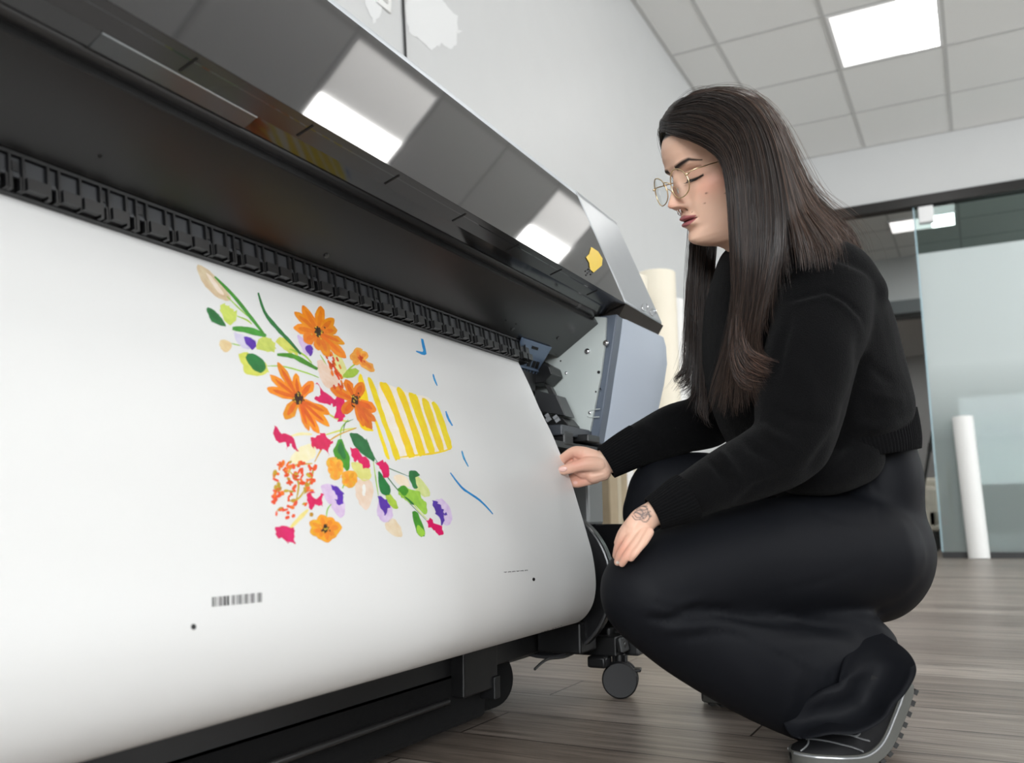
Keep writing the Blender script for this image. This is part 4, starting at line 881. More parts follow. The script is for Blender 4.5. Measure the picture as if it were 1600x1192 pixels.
# --- head (heightfield around a skull), then neck, hands and hidden limbs, all one body mesh
def G(v, c, s): return np.exp(-((v-c)/s)**2)
def head_mesh():
    zf = np.array([-.11, -.06, -.035, -.02, -.008, 0, .006, .014, .022, .032, .042, .055, .07, .085, .10, .115, .13, .145, .16, .175, .19, .203, .213, .220, .2245, .2265])
    xf = np.array([.014, .014, .016, .020, .028, .042, .066, .0810, .086, .0855, .083, .083, .083, .084, .083, .0815, .085, .090, .091, .089, .083, .071, .055, .037, .020, .004])
    xb = np.array([-.060, -.058, -.060, -.062, -.064, -.066, -.067, -.068, -.07, -.072, -.074, -.078, -.084, -.090, -.095, -.099, -.102, -.103, -.102, -.099, -.092, -.080, -.066, -.050, -.032, -.010])
    wf = np.array([.050, .047, .046, .046, .045, .044, .045, .048, .052, .056, .060, .064, .067, .0695, .071, .072, .0735, .075, .0755, .0745, .070, .062, .051, .038, .023, .006])
    Z = np.concatenate([np.linspace(-.11, -.012, 22), np.linspace(-.011, .16, 210)[0:], np.linspace(.162, .2265, 50)])
    X_ = np.interp(Z, zf, xf); XB = np.interp(Z, zf, xb); W_ = np.interp(Z, zf, wf)
    for A1 in (X_, XB, W_):
        k = np.array([1, 2, 3, 2, 1.])/9; A1[2:-2] = np.convolve(A1, k, 'valid'); A1[2:-2] = np.convolve(A1, k, 'valid')
    nth = 260; th = np.linspace(-math.pi, math.pi, nth+1)[:-1]
    V_ = np.zeros((len(Z), nth, 3))
    cx = -.012
    for i, z_ in enumerate(Z):
        c, s = np.cos(th), np.sin(th)
        a_ = np.where(c > 0, X_[i]-cx, cx-XB[i]); e = 2.25 if z_ > .0 else 2.0
        rr = (np.abs(c)**e+np.abs(s)**e)**(-1/e)
        X1 = cx+a_*c*rr; Y1 = W_[i]*s*rr
        # jaw tapers to the chin
        jt = np.clip((.075-z_)/.075, 0, 1)*(z_ > -.015)
        Y1 = Y1*(1-.30*jt*np.clip((X1-.02)/.06, 0, 1))
        V_[i, :, 0] = X1; V_[i, :, 1] = Y1; V_[i, :, 2] = z_
    V_ = V_.reshape(-1, 3); X1, Y1, Z1 = V_.T
    fr_ = np.clip((X1-.01)/.03, 0, 1); ay = np.abs(Y1)
    d = np.zeros(len(V_))
    # nose: ridge grows from the bridge to the tip
    nz = np.interp(Z1, [.060, .069, .0735, .077, .081, .085, .091, .100, .112, .122, .130, .138], [0, .001, .005, .017, .0265, .0290, .0262, .0205, .0135, .0085, .004, 0])
    nw = np.interp(Z1, [.060, .072, .080, .090, .105, .120, .135], [.010, .0130, .0125, .0105, .0095, .0090, .010])
    d += nz*np.exp(-(np.abs(Y1)/nw)**2.2)
    d += .0085*G(ay, .0145, .0055)*G(Z1, .079, .0065)              # alae
    d -= .0055*G(ay, .0075, .0032)*G(Z1, .0715, .0030)             # nostrils
    d += .0025*G(Y1, 0, .03)*G(Z1, .066, .012)
    d -= .0016*G(Y1, 0, .0028)*G(Z1, .066, .006)                   # philtrum
    lipw = .0235
    env = np.clip(1-(ay/lipw)**2.2, 0, 1)**.6
    d += .0075*env*G(Z1, .0590, .0042)                             # upper lip
    d += .0080*env*G(Z1, .0480, .0050)                             # lower lip
    d -= .0062*np.clip(1-(ay/.0265)**2, 0, 1)*G(Z1, .0537, .0015)  # mouth line
    d += .005*G(ay, 0, .035)*G(Z1, .052, .02)
    d -= .0040*G(Y1, 0, .022)*G(Z1, .0375, .0055)                  # under the lip
    d += .0055*G(Y1, 0, .020)*G(Z1, .022, .011)                   # chin
    d -= .0100*G(ay, .033, .0165)*G(Z1, .1210, .0125)              # sockets
    d += .0078*G(ay, .033, .0135)*G(Z1, .1195, .0088)              # eyeballs under the lids
    d -= .0030*G(ay, .034, .014)*G(Z1, .1290, .0022)               # lid crease
    d -= .0022*G(ay, .033, .0135)*G(Z1, .1118, .0016)              # lash line of lowered lid
    d += .0040*G(ay, .030, .020)*G(Z1, .140, .006)                 # brow
    d += .0050*G(ay, .045, .018)*G(Z1, .092, .016)                 # cheeks
    d += .0035*G(ay, .030, .012)*G(Z1, .075, .014)
    V_[:, 0] += d*fr_
    side = np.where(Y1 >= 0, 1, -1)
    V_[:, 1] += side*(.0040*G(Z1, .098, .016)*G(X1, .050, .025)-.0045*G(Z1, .150, .02)*G(X1, .055, .02)-.002*G(Z1, .055, .012)*G(X1, .045, .02))*(np.abs(Y1) > .02)
    fs = []
    n = nth
    for i in range(len(Z)-1):
        for j in range(n): fs.append((i*n+j, i*n+(j+1) % n, (i+1)*n+(j+1) % n, (i+1)*n+j))
    fs.append(tuple((len(Z)-1)*n+j for j in range(n)))
    # colours
    sk = np.array(lin((224, 184, 161))); C_ = np.tile(sk, (len(V_), 1))
    def blend(c, m_): 
        nonlocal C_
        C_ = C_*(1-m_[:, None])+np.array(lin(c))*m_[:, None]
    front_ = (X1 > .02)
    blend((216, 142, 122), np.clip(.5*G(ay, .052, .020)*G(Z1, .098, .020), 0, 1)*(X1 > 0))
    blend((196, 118, 100), .35*G(Y1, 0, .016)*G(Z1, .082, .010)*front_)
    blend((168, 112, 92), .35*G(ay, .033, .016)*G(Z1, .122, .010)*front_)
    zl = .0535+.0 
    up_ = np.clip((.0090*np.clip(1-(ay/.0245), 0, 1)**.55-np.abs(Z1-.0572+.0)*1.25)*900, 0, 1)*(Z1 > .0530)*(Z1 < .0655)
    lo_ = np.clip((.0098*np.sqrt(np.clip(1-(ay/.0225)**2, 0, 1))-(.0540-Z1))*900, 0, 1)*(Z1 < .0542)*(Z1 > .042)
    blend((164, 98, 100), np.clip(np.maximum(up_*(ay < .0245), lo_), 0, 1)*front_)
    blend((92, 40, 42), G(Z1, .0537, .0011)*(ay < .0235)*front_)
    blend((40, 20, 18), G(ay, .0075, .0026)*G(Z1, .0718, .0022)*front_)  # nostril shade tinted into the skin colour
    arch = .1385+.0058*np.clip((ay-.012)/.030, 0, 1)-.010*np.clip((ay-.042)/.016, 0, 1)
    th_ = .0050*np.clip((.062-ay)/.03, .25, 1)
    blend((38, 28, 24), np.clip(1.4-np.abs(Z1-arch)/th_*1.15, 0, 1)*(ay > .011)*(ay < .055)*front_)
    blend((28, 20, 20), np.clip(1.3*G(Z1, .1118+.0008-.0055*((ay-.033)/.0165)**2*-1*.45, .0017), 0, 1)*(np.abs(ay-.032) < .0135)*front_)
    blend((120, 78, 66), .6*G(Z1, .1290, .0014)*(np.abs(ay-.034) < .015)*front_)
    for (yy, zz, r_) in ((.048, .085, .0012), (.040, .071, .0009), (.060, .076, .0009), (.020, .064, .0008)): blend((84, 46, 38), np.exp(-(((Y1-yy)/r_)**2+((Z1-zz)/r_)**2))*front_)
    hl = .189-.55*np.clip(ay-.02, 0, 1)-.9*np.clip(ay-.052, 0, 1)
    hair_ = np.clip((Z1-hl)*250+(X1 < .018)*9, 0, 1)*(Z1 > .06)
    blend((24, 18, 16), hair_)
    return V_, fs, C_
hv, hfc, hc = head_mesh()
yawh, pith, rolh = math.radians(13), math.radians(19), math.radians(9)
_hr = np.array([RT[0], RT[1], 0]); _hr /= np.linalg.norm(_hr); _hd = np.array([_h[0], _h[1], 0])
fx = -_hr*math.cos(yawh)-_hd*math.sin(yawh); lf = np.cross(_z, fx)
HX = fx*math.cos(pith)-_z*math.sin(pith); HZ = fx*math.sin(pith)+_z*math.cos(pith)
HY = lf*math.cos(rolh)-HZ*math.sin(rolh); HZ = HZ*math.cos(rolh)+lf*math.sin(rolh)
HM = np.array([HX, HY, HZ]).T
tipw = P(1044, 322, 1.435); HO = tipw-HM@(np.array((.113, 0, .085))*HS)
def HW(p): return HO+HM@(np.asarray(p, float)*HS)
hw = hv@HM.T*HS+HO
bod = MB()
# hidden torso, limbs and neck under the clothes
chain(bod, [(1340, 850, 1.54, 75, .12), (1325, 740, 1.53, 48, .08), (1290, 600, 1.51, 84, .12), (1255, 480, 1.50, 80, .12), (1215, 410, 1.48, 48, .07), (1180, 375, 1.455, 38, .045)], n=24)
chain(bod, [(1290, 470, 1.41, 40, .04), (1250, 640, 1.32, 34, .034), (1225, 700, 1.31, 30, .03), (1140, 750, 1.295, 26, .026), (1050, 788, 1.28, 21, .021), (1014, 804, 1.275, 20, .018)], n=24)
chain(bod, [(1180, 450, 1.62, 36, .04), (1140, 600, 1.70, 32, .034), (1110, 655, 1.705, 28, .03), (1030, 685, 1.70, 24, .026), (965, 712, 1.69, 21, .019), (940, 723, 1.688, 21, .016)], n=24)
chain(bod, [(1340, 860, 1.48, 80, .08), (1150, 885, 1.36, 60, .06), (1020, 925, 1.30, 48, .05), (1150, 1015, 1.33, 45, .045), (1310, 1075, 1.36, 34, .035)], n=20)
chain(bod, [(1340, 860, 1.62, 80, .08), (1130, 790, 1.69, 60, .06), (1045, 790, 1.71, 48, .05), (1110, 890, 1.71, 42, .045), (1210, 1040, 1.72, 34, .035)], n=20)
bm1 = voxel(bod, .008, 3)
# hands at a finer grain: palm blocks and five fingers each
hb = MB()
# right hand (far) pinching the sheet: back of the thumb faces us, fingers go behind the paper
chain(hb, [(956, 717, 1.690, 20, .0175), (940, 724, 1.690, 21, .017), (925, 728, 1.692, 23, .0155), (912, 728, 1.696, 21, .0135), (903, 727, 1.702, 16, .012)], n=20)
chain(hb, [(930, 715, 1.688, 12, .012), (912, 709, 1.690, 11.5, .011), (898, 706, 1.700, 9.0, .0082), (886, 712, 1.712, 8, .0072), (874, 722, 1.724, 7.2, .0066), (866, 729, 1.727, 6.6, .006)], n=14)     # index
chain(hb, [(915, 722, 1.702, 9, .009), (897, 722, 1.716, 8.6, .008), (884, 728, 1.729, 7.6, .0072), (872, 736, 1.733, 7, .0065)], n=14)     # middle
chain(hb, [(922, 742, 1.698, 10, .0095), (908, 744, 1.708, 8.4, .008), (897, 747, 1.716, 7.6, .0072), (886, 752, 1.722, 7, .0065)], n=14)      # ring
chain(hb, [(930, 746, 1.690, 10, .0095), (914, 752, 1.698, 7.6, .0075), (904, 755, 1.706, 7, .0068), (897, 756, 1.712, 6.2, .006)], n=14)     # little
chain(hb, [(938, 726, 1.680, 12, .012), (918, 725, 1.675, 11.5, .0115), (903, 728, 1.674, 9.5, .0095), (890, 732, 1.676, 8.6, .0080), (882, 734, 1.678, 8.0, .0070), (877, 734.5, 1.680, 6.6, .0055)], n=16)     # thumb
chain(hb, [(942, 735, 1.686, 16, .015), (925, 742, 1.688, 14, .013)], n=14)                                                             # heel of the palm
# left hand (near) resting on the knee, fingers draped over it
chain(hb, [(1030, 799, 1.278, 20, .017), (1016, 805, 1.275, 20, .0165), (1003, 815, 1.268, 21.5, .0150), (994, 826, 1.262, 20, .0125), (989, 833, 1.260, 15, .0110)], n=20)
chain(hb, [(990, 816, 1.268, 9, .0095), (979, 829, 1.264, 8.8, .0090), (971, 843, 1.266, 7.2, .0076), (966, 856, 1.274, 7.2, .0074), (963, 868, 1.284, 6.2, .0065)], n=16)     # index
chain(hb, [(996, 826, 1.262, 9, .0095), (986, 840, 1.254, 8.6, .0090), (977, 853, 1.250, 7.0, .0074), (970, 866, 1.254, 7.0, .0072), (965, 878, 1.262, 5.8, .006)], n=16)     # middle
chain(hb, [(1004, 832, 1.256, 9, .0095), (995, 846, 1.246, 8.4, .0088), (986, 858, 1.240, 6.8, .0074), (978, 870, 1.240, 6.8, .0072), (972, 880, 1.246, 5.8, .006)], n=16)     # ring
chain(hb, [(1013, 832, 1.252, 8.5, .009), (1006, 845, 1.241, 7.6, .008), (998, 856, 1.235, 6.4, .0068), (991, 865, 1.233, 6.2, .0065), (986, 872, 1.236, 5.4, .0058)], n=16)     # little
chain(hb, [(994, 808, 1.285, 10, .010), (982, 820, 1.296, 8.2, .0088), (972, 834, 1.302, 7.6, .008), (966, 848, 1.306, 6.8, .007)], n=14)      # thumb
hm_ = voxel(hb, .0015, 2, .5)
bc = vco(bm1); bx_ = np.tile(lin((224, 184, 161)), (len(bc), 1))
hco = vco(hm_); hn = vno(hm_); x, y, w = projA(hco)
near = w < 1.45
dd = np.zeros(len(hco))
for line, wd_, am in (([(948, 738), (925, 741), (905, 738)], 2.0, -.0012), ([(905, 716), (909, 703)], 1.6, -.0007), ([(897, 722), (894, 742)], 1.3, -.0005)): dd += fold(line, wd_, am)*(~near)
for line, wd_, am in (([(1006, 800), (985, 830)], 4, .0010), ([(1012, 815), (990, 848)], 4, .0012), ([(1020, 822), (1002, 845)], 4, .0010), ([(996, 812), (978, 838)], 3, -.0006)): dd += fold(line, wd_, am)*near
hco = hco+hn*(dd*np.clip(-(hn@FW)*2, 0, 1))[:, None]
hcl = np.tile(lin((222, 181, 159)), (len(hco), 1))
def hblend(c, m_):
    global hcl
    hcl = hcl*(1-m_[:, None])+np.array(lin(c))*m_[:, None]
hblend((206, 130, 112), np.clip(.55*np.exp(-(((x-900)/22)**2+((y-720)/16)**2))+.5*np.exp(-(((x-905)/22)**2+((y-752)/12)**2)), 0, 1)*(~near))
hblend((214, 136, 116), np.clip(.5*np.exp(-(((x-972)/16)**2+((y-860)/22)**2)), 0, 1)*near)
# nails
hblend((222, 176, 166), np.clip(1.6-(((x-880.5)/6.2)**2+((y-732.5)/3.6)**2)*1.2, 0, 1)*(w < 1.69)*(~near)); hblend((240, 224, 216), np.clip(1.6-(((x-875)/2.2)**2+((y-734)/3.0)**2)*1.2, 0, 1)*(~near)*(w < 1.69))
hblend((224, 180, 170), np.clip(1.5-(((x-899)/3.6)**2+((y-754)/2.8)**2)*1.2, 0, 1)*(~near)); hblend((236, 222, 214), np.clip(1.5-(((x-965)/3)**2+((y-879)/2.6)**2)*1.2, 0, 1)*near)
# tattoo on the wrist: loops of grey line work
def tat(line, wd_): 
    d, t = segdist(x, y, line); hblend((74, 72, 76), np.clip(1.25-d/wd_, 0, 1)*.82*near*(hn@FW < 0))
for pts in ([(990, 803), (997, 797), (1004, 799), (1003, 807), (996, 809), (992, 805)], [(994, 796), (1002, 791), (1010, 793), (1012, 801), (1006, 806)], [(1000, 812), (1008, 809), (1012, 803), (1015, 808), (1010, 815), (1003, 814)],
            [(1004, 787), (1010, 784), (1011, 790), (1005, 791)], [(988, 806), (993, 812), (1001, 811)], [(996, 801), (1003, 804), (1009, 800)], [(1013, 800), (1016, 806)], [(1011, 801), (1016, 799)], [(1015, 808), (1018, 806)], [(1000, 795), (1006, 797), (1012, 795)], [(992, 800), (999, 803), (1006, 810)]):
    tat(spline(pts, 16), 1.1)
hblend((120, 112, 112), .45*np.exp(-(((x-1003)/10)**2+((y-802)/9)**2))*near*(hn@FW < 0))
allv = list(hw)+list(bc)+list(hco); n1 = len(hw); n2 = n1+len(bc)
fcs = list(hfc)+[tuple(n1+i for i in p.vertices) for p in bm1.polygons]+[tuple(n2+i for i in p.vertices) for p in hm_.polygons]
bmb = MB(); bmb.v = [tuple(p_) for p_ in allv]; bmb.f = fcs; bmb.mi = [0]*len(fcs)
body = mk('body', bmb, skinm, wo, sharp=0); setcol(body.data, np.concatenate([hc, bx_, hcl]))
# nail plates proud of the fingertips, nose ring
mb = MB(); e1 = (P(888, 732.5, 1.668)-P(873, 734, 1.674)); e1 /= np.linalg.norm(e1)
c_ = P(879.5, 733, 1.6715); mb.sphere(c_, 1, 10, M=np.array([e1*.0085, np.cross(e1, FW)*.0052, FW*.0016]).T)
mk('thumbnail', mb, mat('nail', lin((226, 184, 174)), .18, spec=.7), body)
mb = MB(); c_ = HW((.098, 0.002, .0705)); mb.tube([c_+HM@np.array((.0, .0052*math.cos(t), .0052*math.sin(t))) for t in np.linspace(2.6, 6.8, 16)], .0008, 8)
for t in (2.6, 6.8): mb.sphere(c_+HM@np.array((.0, .0052*math.cos(t), .0052*math.sin(t))), .0015, 8)
mk('nose_ring', mb, chrome, wo)
# eyelashes
mb = MB()
for s_ in (1, -1):
    for t in np.linspace(-.8, .8, 24):
        yy = s_*(.033+.0145*t); zz = .1125+.0030*t*t; i_ = np.argmin((hv[:, 1]-yy)**2+(hv[:, 2]-zz)**2-(hv[:, 0] > 0)*1.0)
        r_ = hv[i_]; p0 = HW(r_+(.0, 0, 0)); p1 = HW(r_+(.0055, s_*.0022*t, -.0030)); p2 = HW(r_+(.0085, s_*.004*t, -.0025)); mb.tube([p0, p1, p2], [.0005, .00035, .0001], 5)
mk('eyelashes', mb, mat('lash', (.006, .005, .005), .6), wo)
# glasses
gold = mat('gold_wire', (.9, .7, .42), .28, metal=1)
gx = .104; zc = .1115
gf = MB(); lens = []
def rim(s_, r_, n=48): return [HW((gx-.006*abs(math.cos(t))*(1 if math.cos(t)*s_ > 0 else .2)*1.0, s_*.0335+r_*1.03*math.cos(t), zc+r_*.93*math.sin(t)-(.0012*math.cos(2*t)))) for t in np.linspace(0, 2*math.pi, n+1)]
for s_ in (1, -1): gf.tube(rim(s_, .0245), .00095, 8, cap=False)
gf.tube(spline([HW((gx, -.0105, zc+.006)), HW((gx+.004, -.004, zc+.0105)), HW((gx+.004, .004, zc+.0105)), HW((gx, .0105, zc+.006))], 12), .0009, 8)
for s_ in (1, -1):
    gf.tube(spline([HW((gx-.006, s_*.0575, zc+.009)), HW((gx-.014, s_*.0675, zc+.0125)), HW((gx-.03, s_*.0715, zc+.013)), HW((.03, s_*.0765, zc+.0135)), HW((-.012, s_*.0785, zc+.013)), HW((-.028, s_*.077, zc-.008))], 24), .0009, 8)
    gf.tube([HW((gx-.003, s_*.0565, zc+.009)), HW((gx-.009, s_*.0600, zc+.010))], .0018, 8)
    gf.tube(spline([HW((gx, s_*.0115, zc+.001)), HW((gx-.006, s_*.0095, zc-.001)), HW((gx-.009, s_*.0095, zc-.006))], 8), .0006, 6)
specs = lab(mk('eyeglasses', gf, gold, wo, sharp=0), 'round thin gold-rimmed glasses')
clear = mat('clear_nose_pad', (.95, .93, .9), .15, alpha=.5)
for s_ in (1, -1): mk('nose_pad', MB().sphere(HW((gx-.010, s_*.0095, zc-.008)), 1, 8, M=HM@np.diag((.0015, .002, .005))), clear, specs)
lm = bpy.data.materials.new('lens_glass'); lm.use_nodes = True; N = lm.node_tree.nodes; L = lm.node_tree.links; N.clear()
o_ = N.new('ShaderNodeOutputMaterial'); t_ = N.new('ShaderNodeBsdfTransparent'); t_.inputs[0].default_value = (.95, .97, .97, 1); g_ = N.new('ShaderNodeBsdfGlossy'); g_.inputs['Roughness'].default_value = .02; w_ = N.new('ShaderNodeLayerWeight'); w_.inputs[0].default_value = .15; x_ = N.new('ShaderNodeMixShader')
L.new(w_.outputs['Fresnel'], x_.inputs[0]); L.new(t_.outputs[0], x_.inputs[1]); L.new(g_.outputs[0], x_.inputs[2]); L.new(x_.outputs[0], o_.inputs[0])
for s_ in (1, -1):
    r0 = rim(s_, .0238)[:-1]; c_ = np.mean(r0, axis=0); mb = MB()
    mb.rings([r0, [c_+(p_-c_)*.6+HX*.0012 for p_ in r0], [c_+(p_-c_)*.2+HX*.0018 for p_ in r0]], cap=False); mk('lens', mb, lm, specs)
# --- shoes
shk = mat('shoe_black', (.009, .009, .010), .55, bump=.2, bump_scale=1200, spec=.2); shs = mat('shoe_silver', lin((168, 170, 172)), .28, metal=.6); shg = mat('shoe_sole_grey', lin((84, 84, 80)), .6); sht = mat('shoe_tread', (.03, .03, .03), .7); shm = mat('shoe_mid_dark', lin((58, 58, 60)), .5)
def shoe(ball, fwd, bend, label, scale=1.0, side=1):
    fwd = np.array(fwd, float); fwd /= np.linalg.norm(fwd); lf_ = np.cross(_z, fwd); r = math.radians(bend)
    def M_(p):                                       # bend the heel up behind the ball of the foot
        x, y_, z_ = p; x, y_, z_ = x*scale, y_*scale, z_*scale
        if x < 0:
            R0 = .085; a = min(-x/R0, r) if r > 0 else 0; xr = -(R0+.0)*math.sin(a); zr = R0*(1-math.cos(a)); rem = (-x)-R0*a
            xr -= rem*math.cos(a); zr += rem*math.sin(a)
            xx, zz = xr+z_*math.sin(a), zr+z_*math.cos(a)
        else: xx, zz = x, z_+.10*x*x
        return np.asarray(ball)+fwd*xx+lf_*y_*side+_z*zz
    xs = np.linspace(-.185, .088, 34); up_ = MB(); so = MB(); R1 = []; R2 = []; R3 = []
    def wid(x_): return np.interp(x_, [-.185, -.175, -.15, -.09, -.03, .02, .06, .08, .088], [.010, .023, .028, .029, .040, .045, .036, .022, .006])
    def hgt(x_): return np.interp(x_, [-.185, -.17, -.13, -.08, -.03, .02, .06, .08, .088], [.060, .085, .088, .084, .068, .054, .044, .036, .024])
    for x_ in xs:
        w_, h_ = wid(x_), hgt(x_); R1.append([M_((x_, w_*math.cos(t)*(1 if math.sin(t) < .2 else .93), .022+(h_-.022)*max(math.sin(t), 0)**.75 if math.sin(t) >= 0 else .020+.008*math.sin(t))) for t in np.linspace(0, 2*math.pi, 29)[:-1]])
        ws = w_+.0045; R2.append([M_((x_, yy*ws, zz)) for yy, zz in ((-1, .010), (-1.0, .018), (-.97, .030), (-.5, .028), (.5, .028), (.97, .030), (1.0, .018), (1, .010), (.6, .006), (-.6, .006))])
    up_.rings(R1); so.rings(R2)
    sh = lab(mk('shoe', up_, shk, wo, sharp=0), label); sole = mk('sole', so, shg, sh, sharp=50, bevel=.001)
    tr = MB()
    for i, x_ in enumerate(np.linspace(-.176, .075, 15)):
        for sy in (-1, 1):
            w_ = wid(x_); q = [M_((x_+a_, sy*(w_*b_+.003*(b_ > .6)), c_)) for c_ in (.003, .009) for a_, b_ in ((-.004, .25), (-.004, 1.0), (.0045, 1.0), (.0045, .25))]
            tr.add(q, [(0, 1, 2, 3), (7, 6, 5, 4), (0, 4, 5, 1), (1, 5, 6, 2), (2, 6, 7, 3), (3, 7, 4, 0)])
    mk('tread', tr, sht, sh, smooth=False); sole['kind'] = 'part' if False else sole.get('kind', 'part'); del sole['kind']
    st = MB()
    def on_up(x_, f_, off=.0012):                    # f_ 0 at the sole, 1 at the top, on the outer side
        w_, h_ = wid(x_), hgt(x_); t = f_*math.pi/2; return M_((x_, (w_+off)*math.cos(t)*(1 if math.sin(t) < .2 else .93), .022+(h_+off-.022)*math.sin(t)**.75))
    def on_dn(x_, f_): w_, h_ = wid(x_), hgt(x_); return None
    for pts, w_ in (([(.062, .95), (.040, .62), (.010, .30), (-.02, .10)], .0030), ([(.030, .98), (.005, .66), (-.025, .36), (-.05, .16)], .0030), ([(.05, 1.0), (.01, .86), (-.03, .72), (-.06, .78), (-.08, .95)], .0024), ([(-.01, .50), (-.03, .42), (-.05, .45)], .0024), ([(.078, .3), (.065, .62), (.060, .9)], .0016)):
        q = spline(pts, 20); st.tube([on_up(max(min(a_, .085), -.18), max(b_, .03)) for a_, b_ in q], w_, 6, rb=.0012)
    lab(mk('stripes', st, shs, sh), 'silver curved stripes')
    md = MB(); q = np.linspace(-.183, .086, 40); md.tube([M_((x_, (wid(x_)+.0042), .026)) for x_ in q], .0020, 8); md.tube([M_((x_, -(wid(x_)+.0042), .026)) for x_ in q], .0020, 8)
    mk('midsole_band', md, shs, sh)
    return sh, M_, on_up
nb = hit(1322, 1199, 2, 0)
td = np.array(hit(1242, 1199, 2, 0))-nb; td[2] = 0
s1, M1, on1 = shoe(nb+np.array((0, 0, 0)), td/np.linalg.norm(td)-_h*.06, 63, 'near black shoe with silver stripes, heel raised', .90, 1)
fbll = hit(1165, 1100, 2, 0); s2, M2, on2 = shoe(fbll, -_hr-_h*.05, 22, 'far black shoe, mostly hidden', .95, -1)
# --- hair: a dark under-layer and thousands of fine tapering strands combed along guide curves
hairm = mat('dark_brown_hair', (.014, .0095, .0075), .30, attr='Col', spec=.55, aniso=.4)
hb_ = MB(); hcols = []
def gp(rows, n=26): return np.array([P(*r_) for r_ in spline(rows, n)])
def sheet(guides, nst, rad, jit, layer=True, off=0, lfrac=.84, cols=((20, 15, 14), (40, 30, 26), (68, 53, 45)), tipfade=True, clump=.5, cut=(.86, 1.0), wave=0):
    Gd = np.array([gp(g) for g in guides]); ng, n, _ = Gd.shape
    if layer:
        m = 40; R_ = []
        for k in range(m+1):
            u = k/m*(ng-1); i = min(int(u), ng-2); t = u-i
            a, b, c, d = Gd[max(i-1, 0)], Gd[i], Gd[i+1], Gd[min(i+2, ng-1)]
            R_.append(.5*((2*b)+(c-a)*t+(2*a-5*b+4*c-d)*t*t+(3*b-a-3*c+d)*t**3)+FW*.006)
        nl = int(n*lfrac); o0_ = len(hb_.v)
        R_ = [r_[:nl] for r_ in R_]
        hb_.rings(R_, cap=False, closed=False); hcols.extend([lin((18, 13, 12))]*(len(hb_.v)-o0_))
    cl_c = rng.uniform(0, ng-1, max(4, nst//22)); cl_o = rng.normal(0, 1, (len(cl_c), 3))
    for k in range(nst):
        u = rng.uniform(0, ng-1)
        ci = np.argmin(np.abs(cl_c-u)); i = min(int(u), ng-2); t = u-i
        a, b, c, d = Gd[max(i-1, 0)], Gd[i], Gd[i+1], Gd[min(i+2, ng-1)]
        s_ = .5*((2*b)+(c-a)*t+(2*a-5*b+4*c-d)*t*t+(3*b-a-3*c+d)*t**3)
        uc = cl_c[ci]; i2 = min(int(uc), ng-2); t2 = uc-i2; sc = Gd[i2]*(1-t2)+Gd[i2+1]*t2
        L_ = np.linspace(0, 1, n); end = rng.uniform(*cut); q = np.linspace(0, end, 22)
        w_ = (clump*L_**1.6)[:, None]; s_ = s_*(1-w_)+sc*w_
        e = rng.normal(0, 1, 3)*jit; ph = rng.uniform(0, 6.28); fr_q = rng.uniform(3, 6)
        s_ = s_+e[None, :]*(.25+.75*L_[:, None])-FW*(abs(rng.normal(0, .0035)))+(cl_o[ci]*jit*.9)[None, :]*(L_**1.3)[:, None]
        s_ = s_+(RT[None, :]*np.sin(L_*fr_q*2+ph)[:, None]+FW[None, :]*np.cos(L_*fr_q*2+ph)[:, None])*(jit*.45*L_[:, None])
        if wave: s_ = s_+RT[None, :]*(wave*np.sin(L_*9+cl_o[ci][0]*1.5)*L_**3)[:, None]
        pts = np.array([np.interp(q, L_, s_[:, j]) for j in range(3)]).T
        r_ = rad*rng.uniform(.6, 1.25); rr = r_*np.clip(1.15-np.linspace(0, 1, 22)**4*.95, .12, 1); rr[0] *= .6
        o0_ = len(hb_.v); hb_.tube(list(pts), list(rr), 3, cap=False)
        mixq = rng.random()**1.8; cc = np.array(lin(cols[0]))*(1-mixq)+np.array(lin(cols[2]))*mixq
        nv = len(hb_.v)-o0_; hcols.extend([tuple(cc*(.85+.5*v_/nv)) for v_ in range(nv)])
# near side: from the parting over the temple, down in front of the shoulder
G0 = [(1041, 207, 1.425), (1060, 213, 1.385), (1086, 222, 1.355), (1110, 235, 1.338), (1127, 253, 1.330), (1136, 290, 1.325), (1140, 340, 1.325), (1142, 390, 1.325), (1143, 450, 1.33), (1134, 520, 1.34), (1118, 580, 1.35), (1104, 630, 1.36)]
G1 = [(1042, 196, 1.43), (1070, 196, 1.38), (1105, 208, 1.342), (1130, 230, 1.325), (1143, 262, 1.315), (1150, 310, 1.310), (1153, 360, 1.308), (1157, 410, 1.305), (1156, 470, 1.31), (1148, 540, 1.32), (1135, 600, 1.33), (1128, 655, 1.34)]
G2 = [(1046, 182, 1.435), (1082, 176, 1.38), (1120, 188, 1.34), (1147, 215, 1.318), (1160, 255, 1.305), (1167, 310, 1.298), (1170, 365, 1.295), (1170, 420, 1.292), (1166, 480, 1.296), (1160, 545, 1.305), (1163, 600, 1.31), (1172, 640, 1.315)]
G3 = [(1055, 168, 1.44), (1095, 158, 1.385), (1136, 170, 1.34), (1165, 200, 1.318), (1180, 248, 1.300), (1188, 305, 1.290), (1190, 360, 1.283), (1188, 415, 1.280), (1180, 480, 1.285), (1172, 535, 1.295), (1180, 580, 1.30), (1196, 606, 1.30)]
G4 = [(1066, 158, 1.445), (1105, 149, 1.39), (1150, 160, 1.345), (1180, 190, 1.322), (1198, 240, 1.303), (1208, 300, 1.290), (1212, 350, 1.282), (1209, 400, 1.278), (1196, 460, 1.280), (1183, 520, 1.29), (1184, 550, 1.295), (1200, 566, 1.295)]
sheet([G0, G1, G2, G3, G4], 2700, .00042, .0024, wave=.008, lfrac=.76, cut=(.76, 1.0))
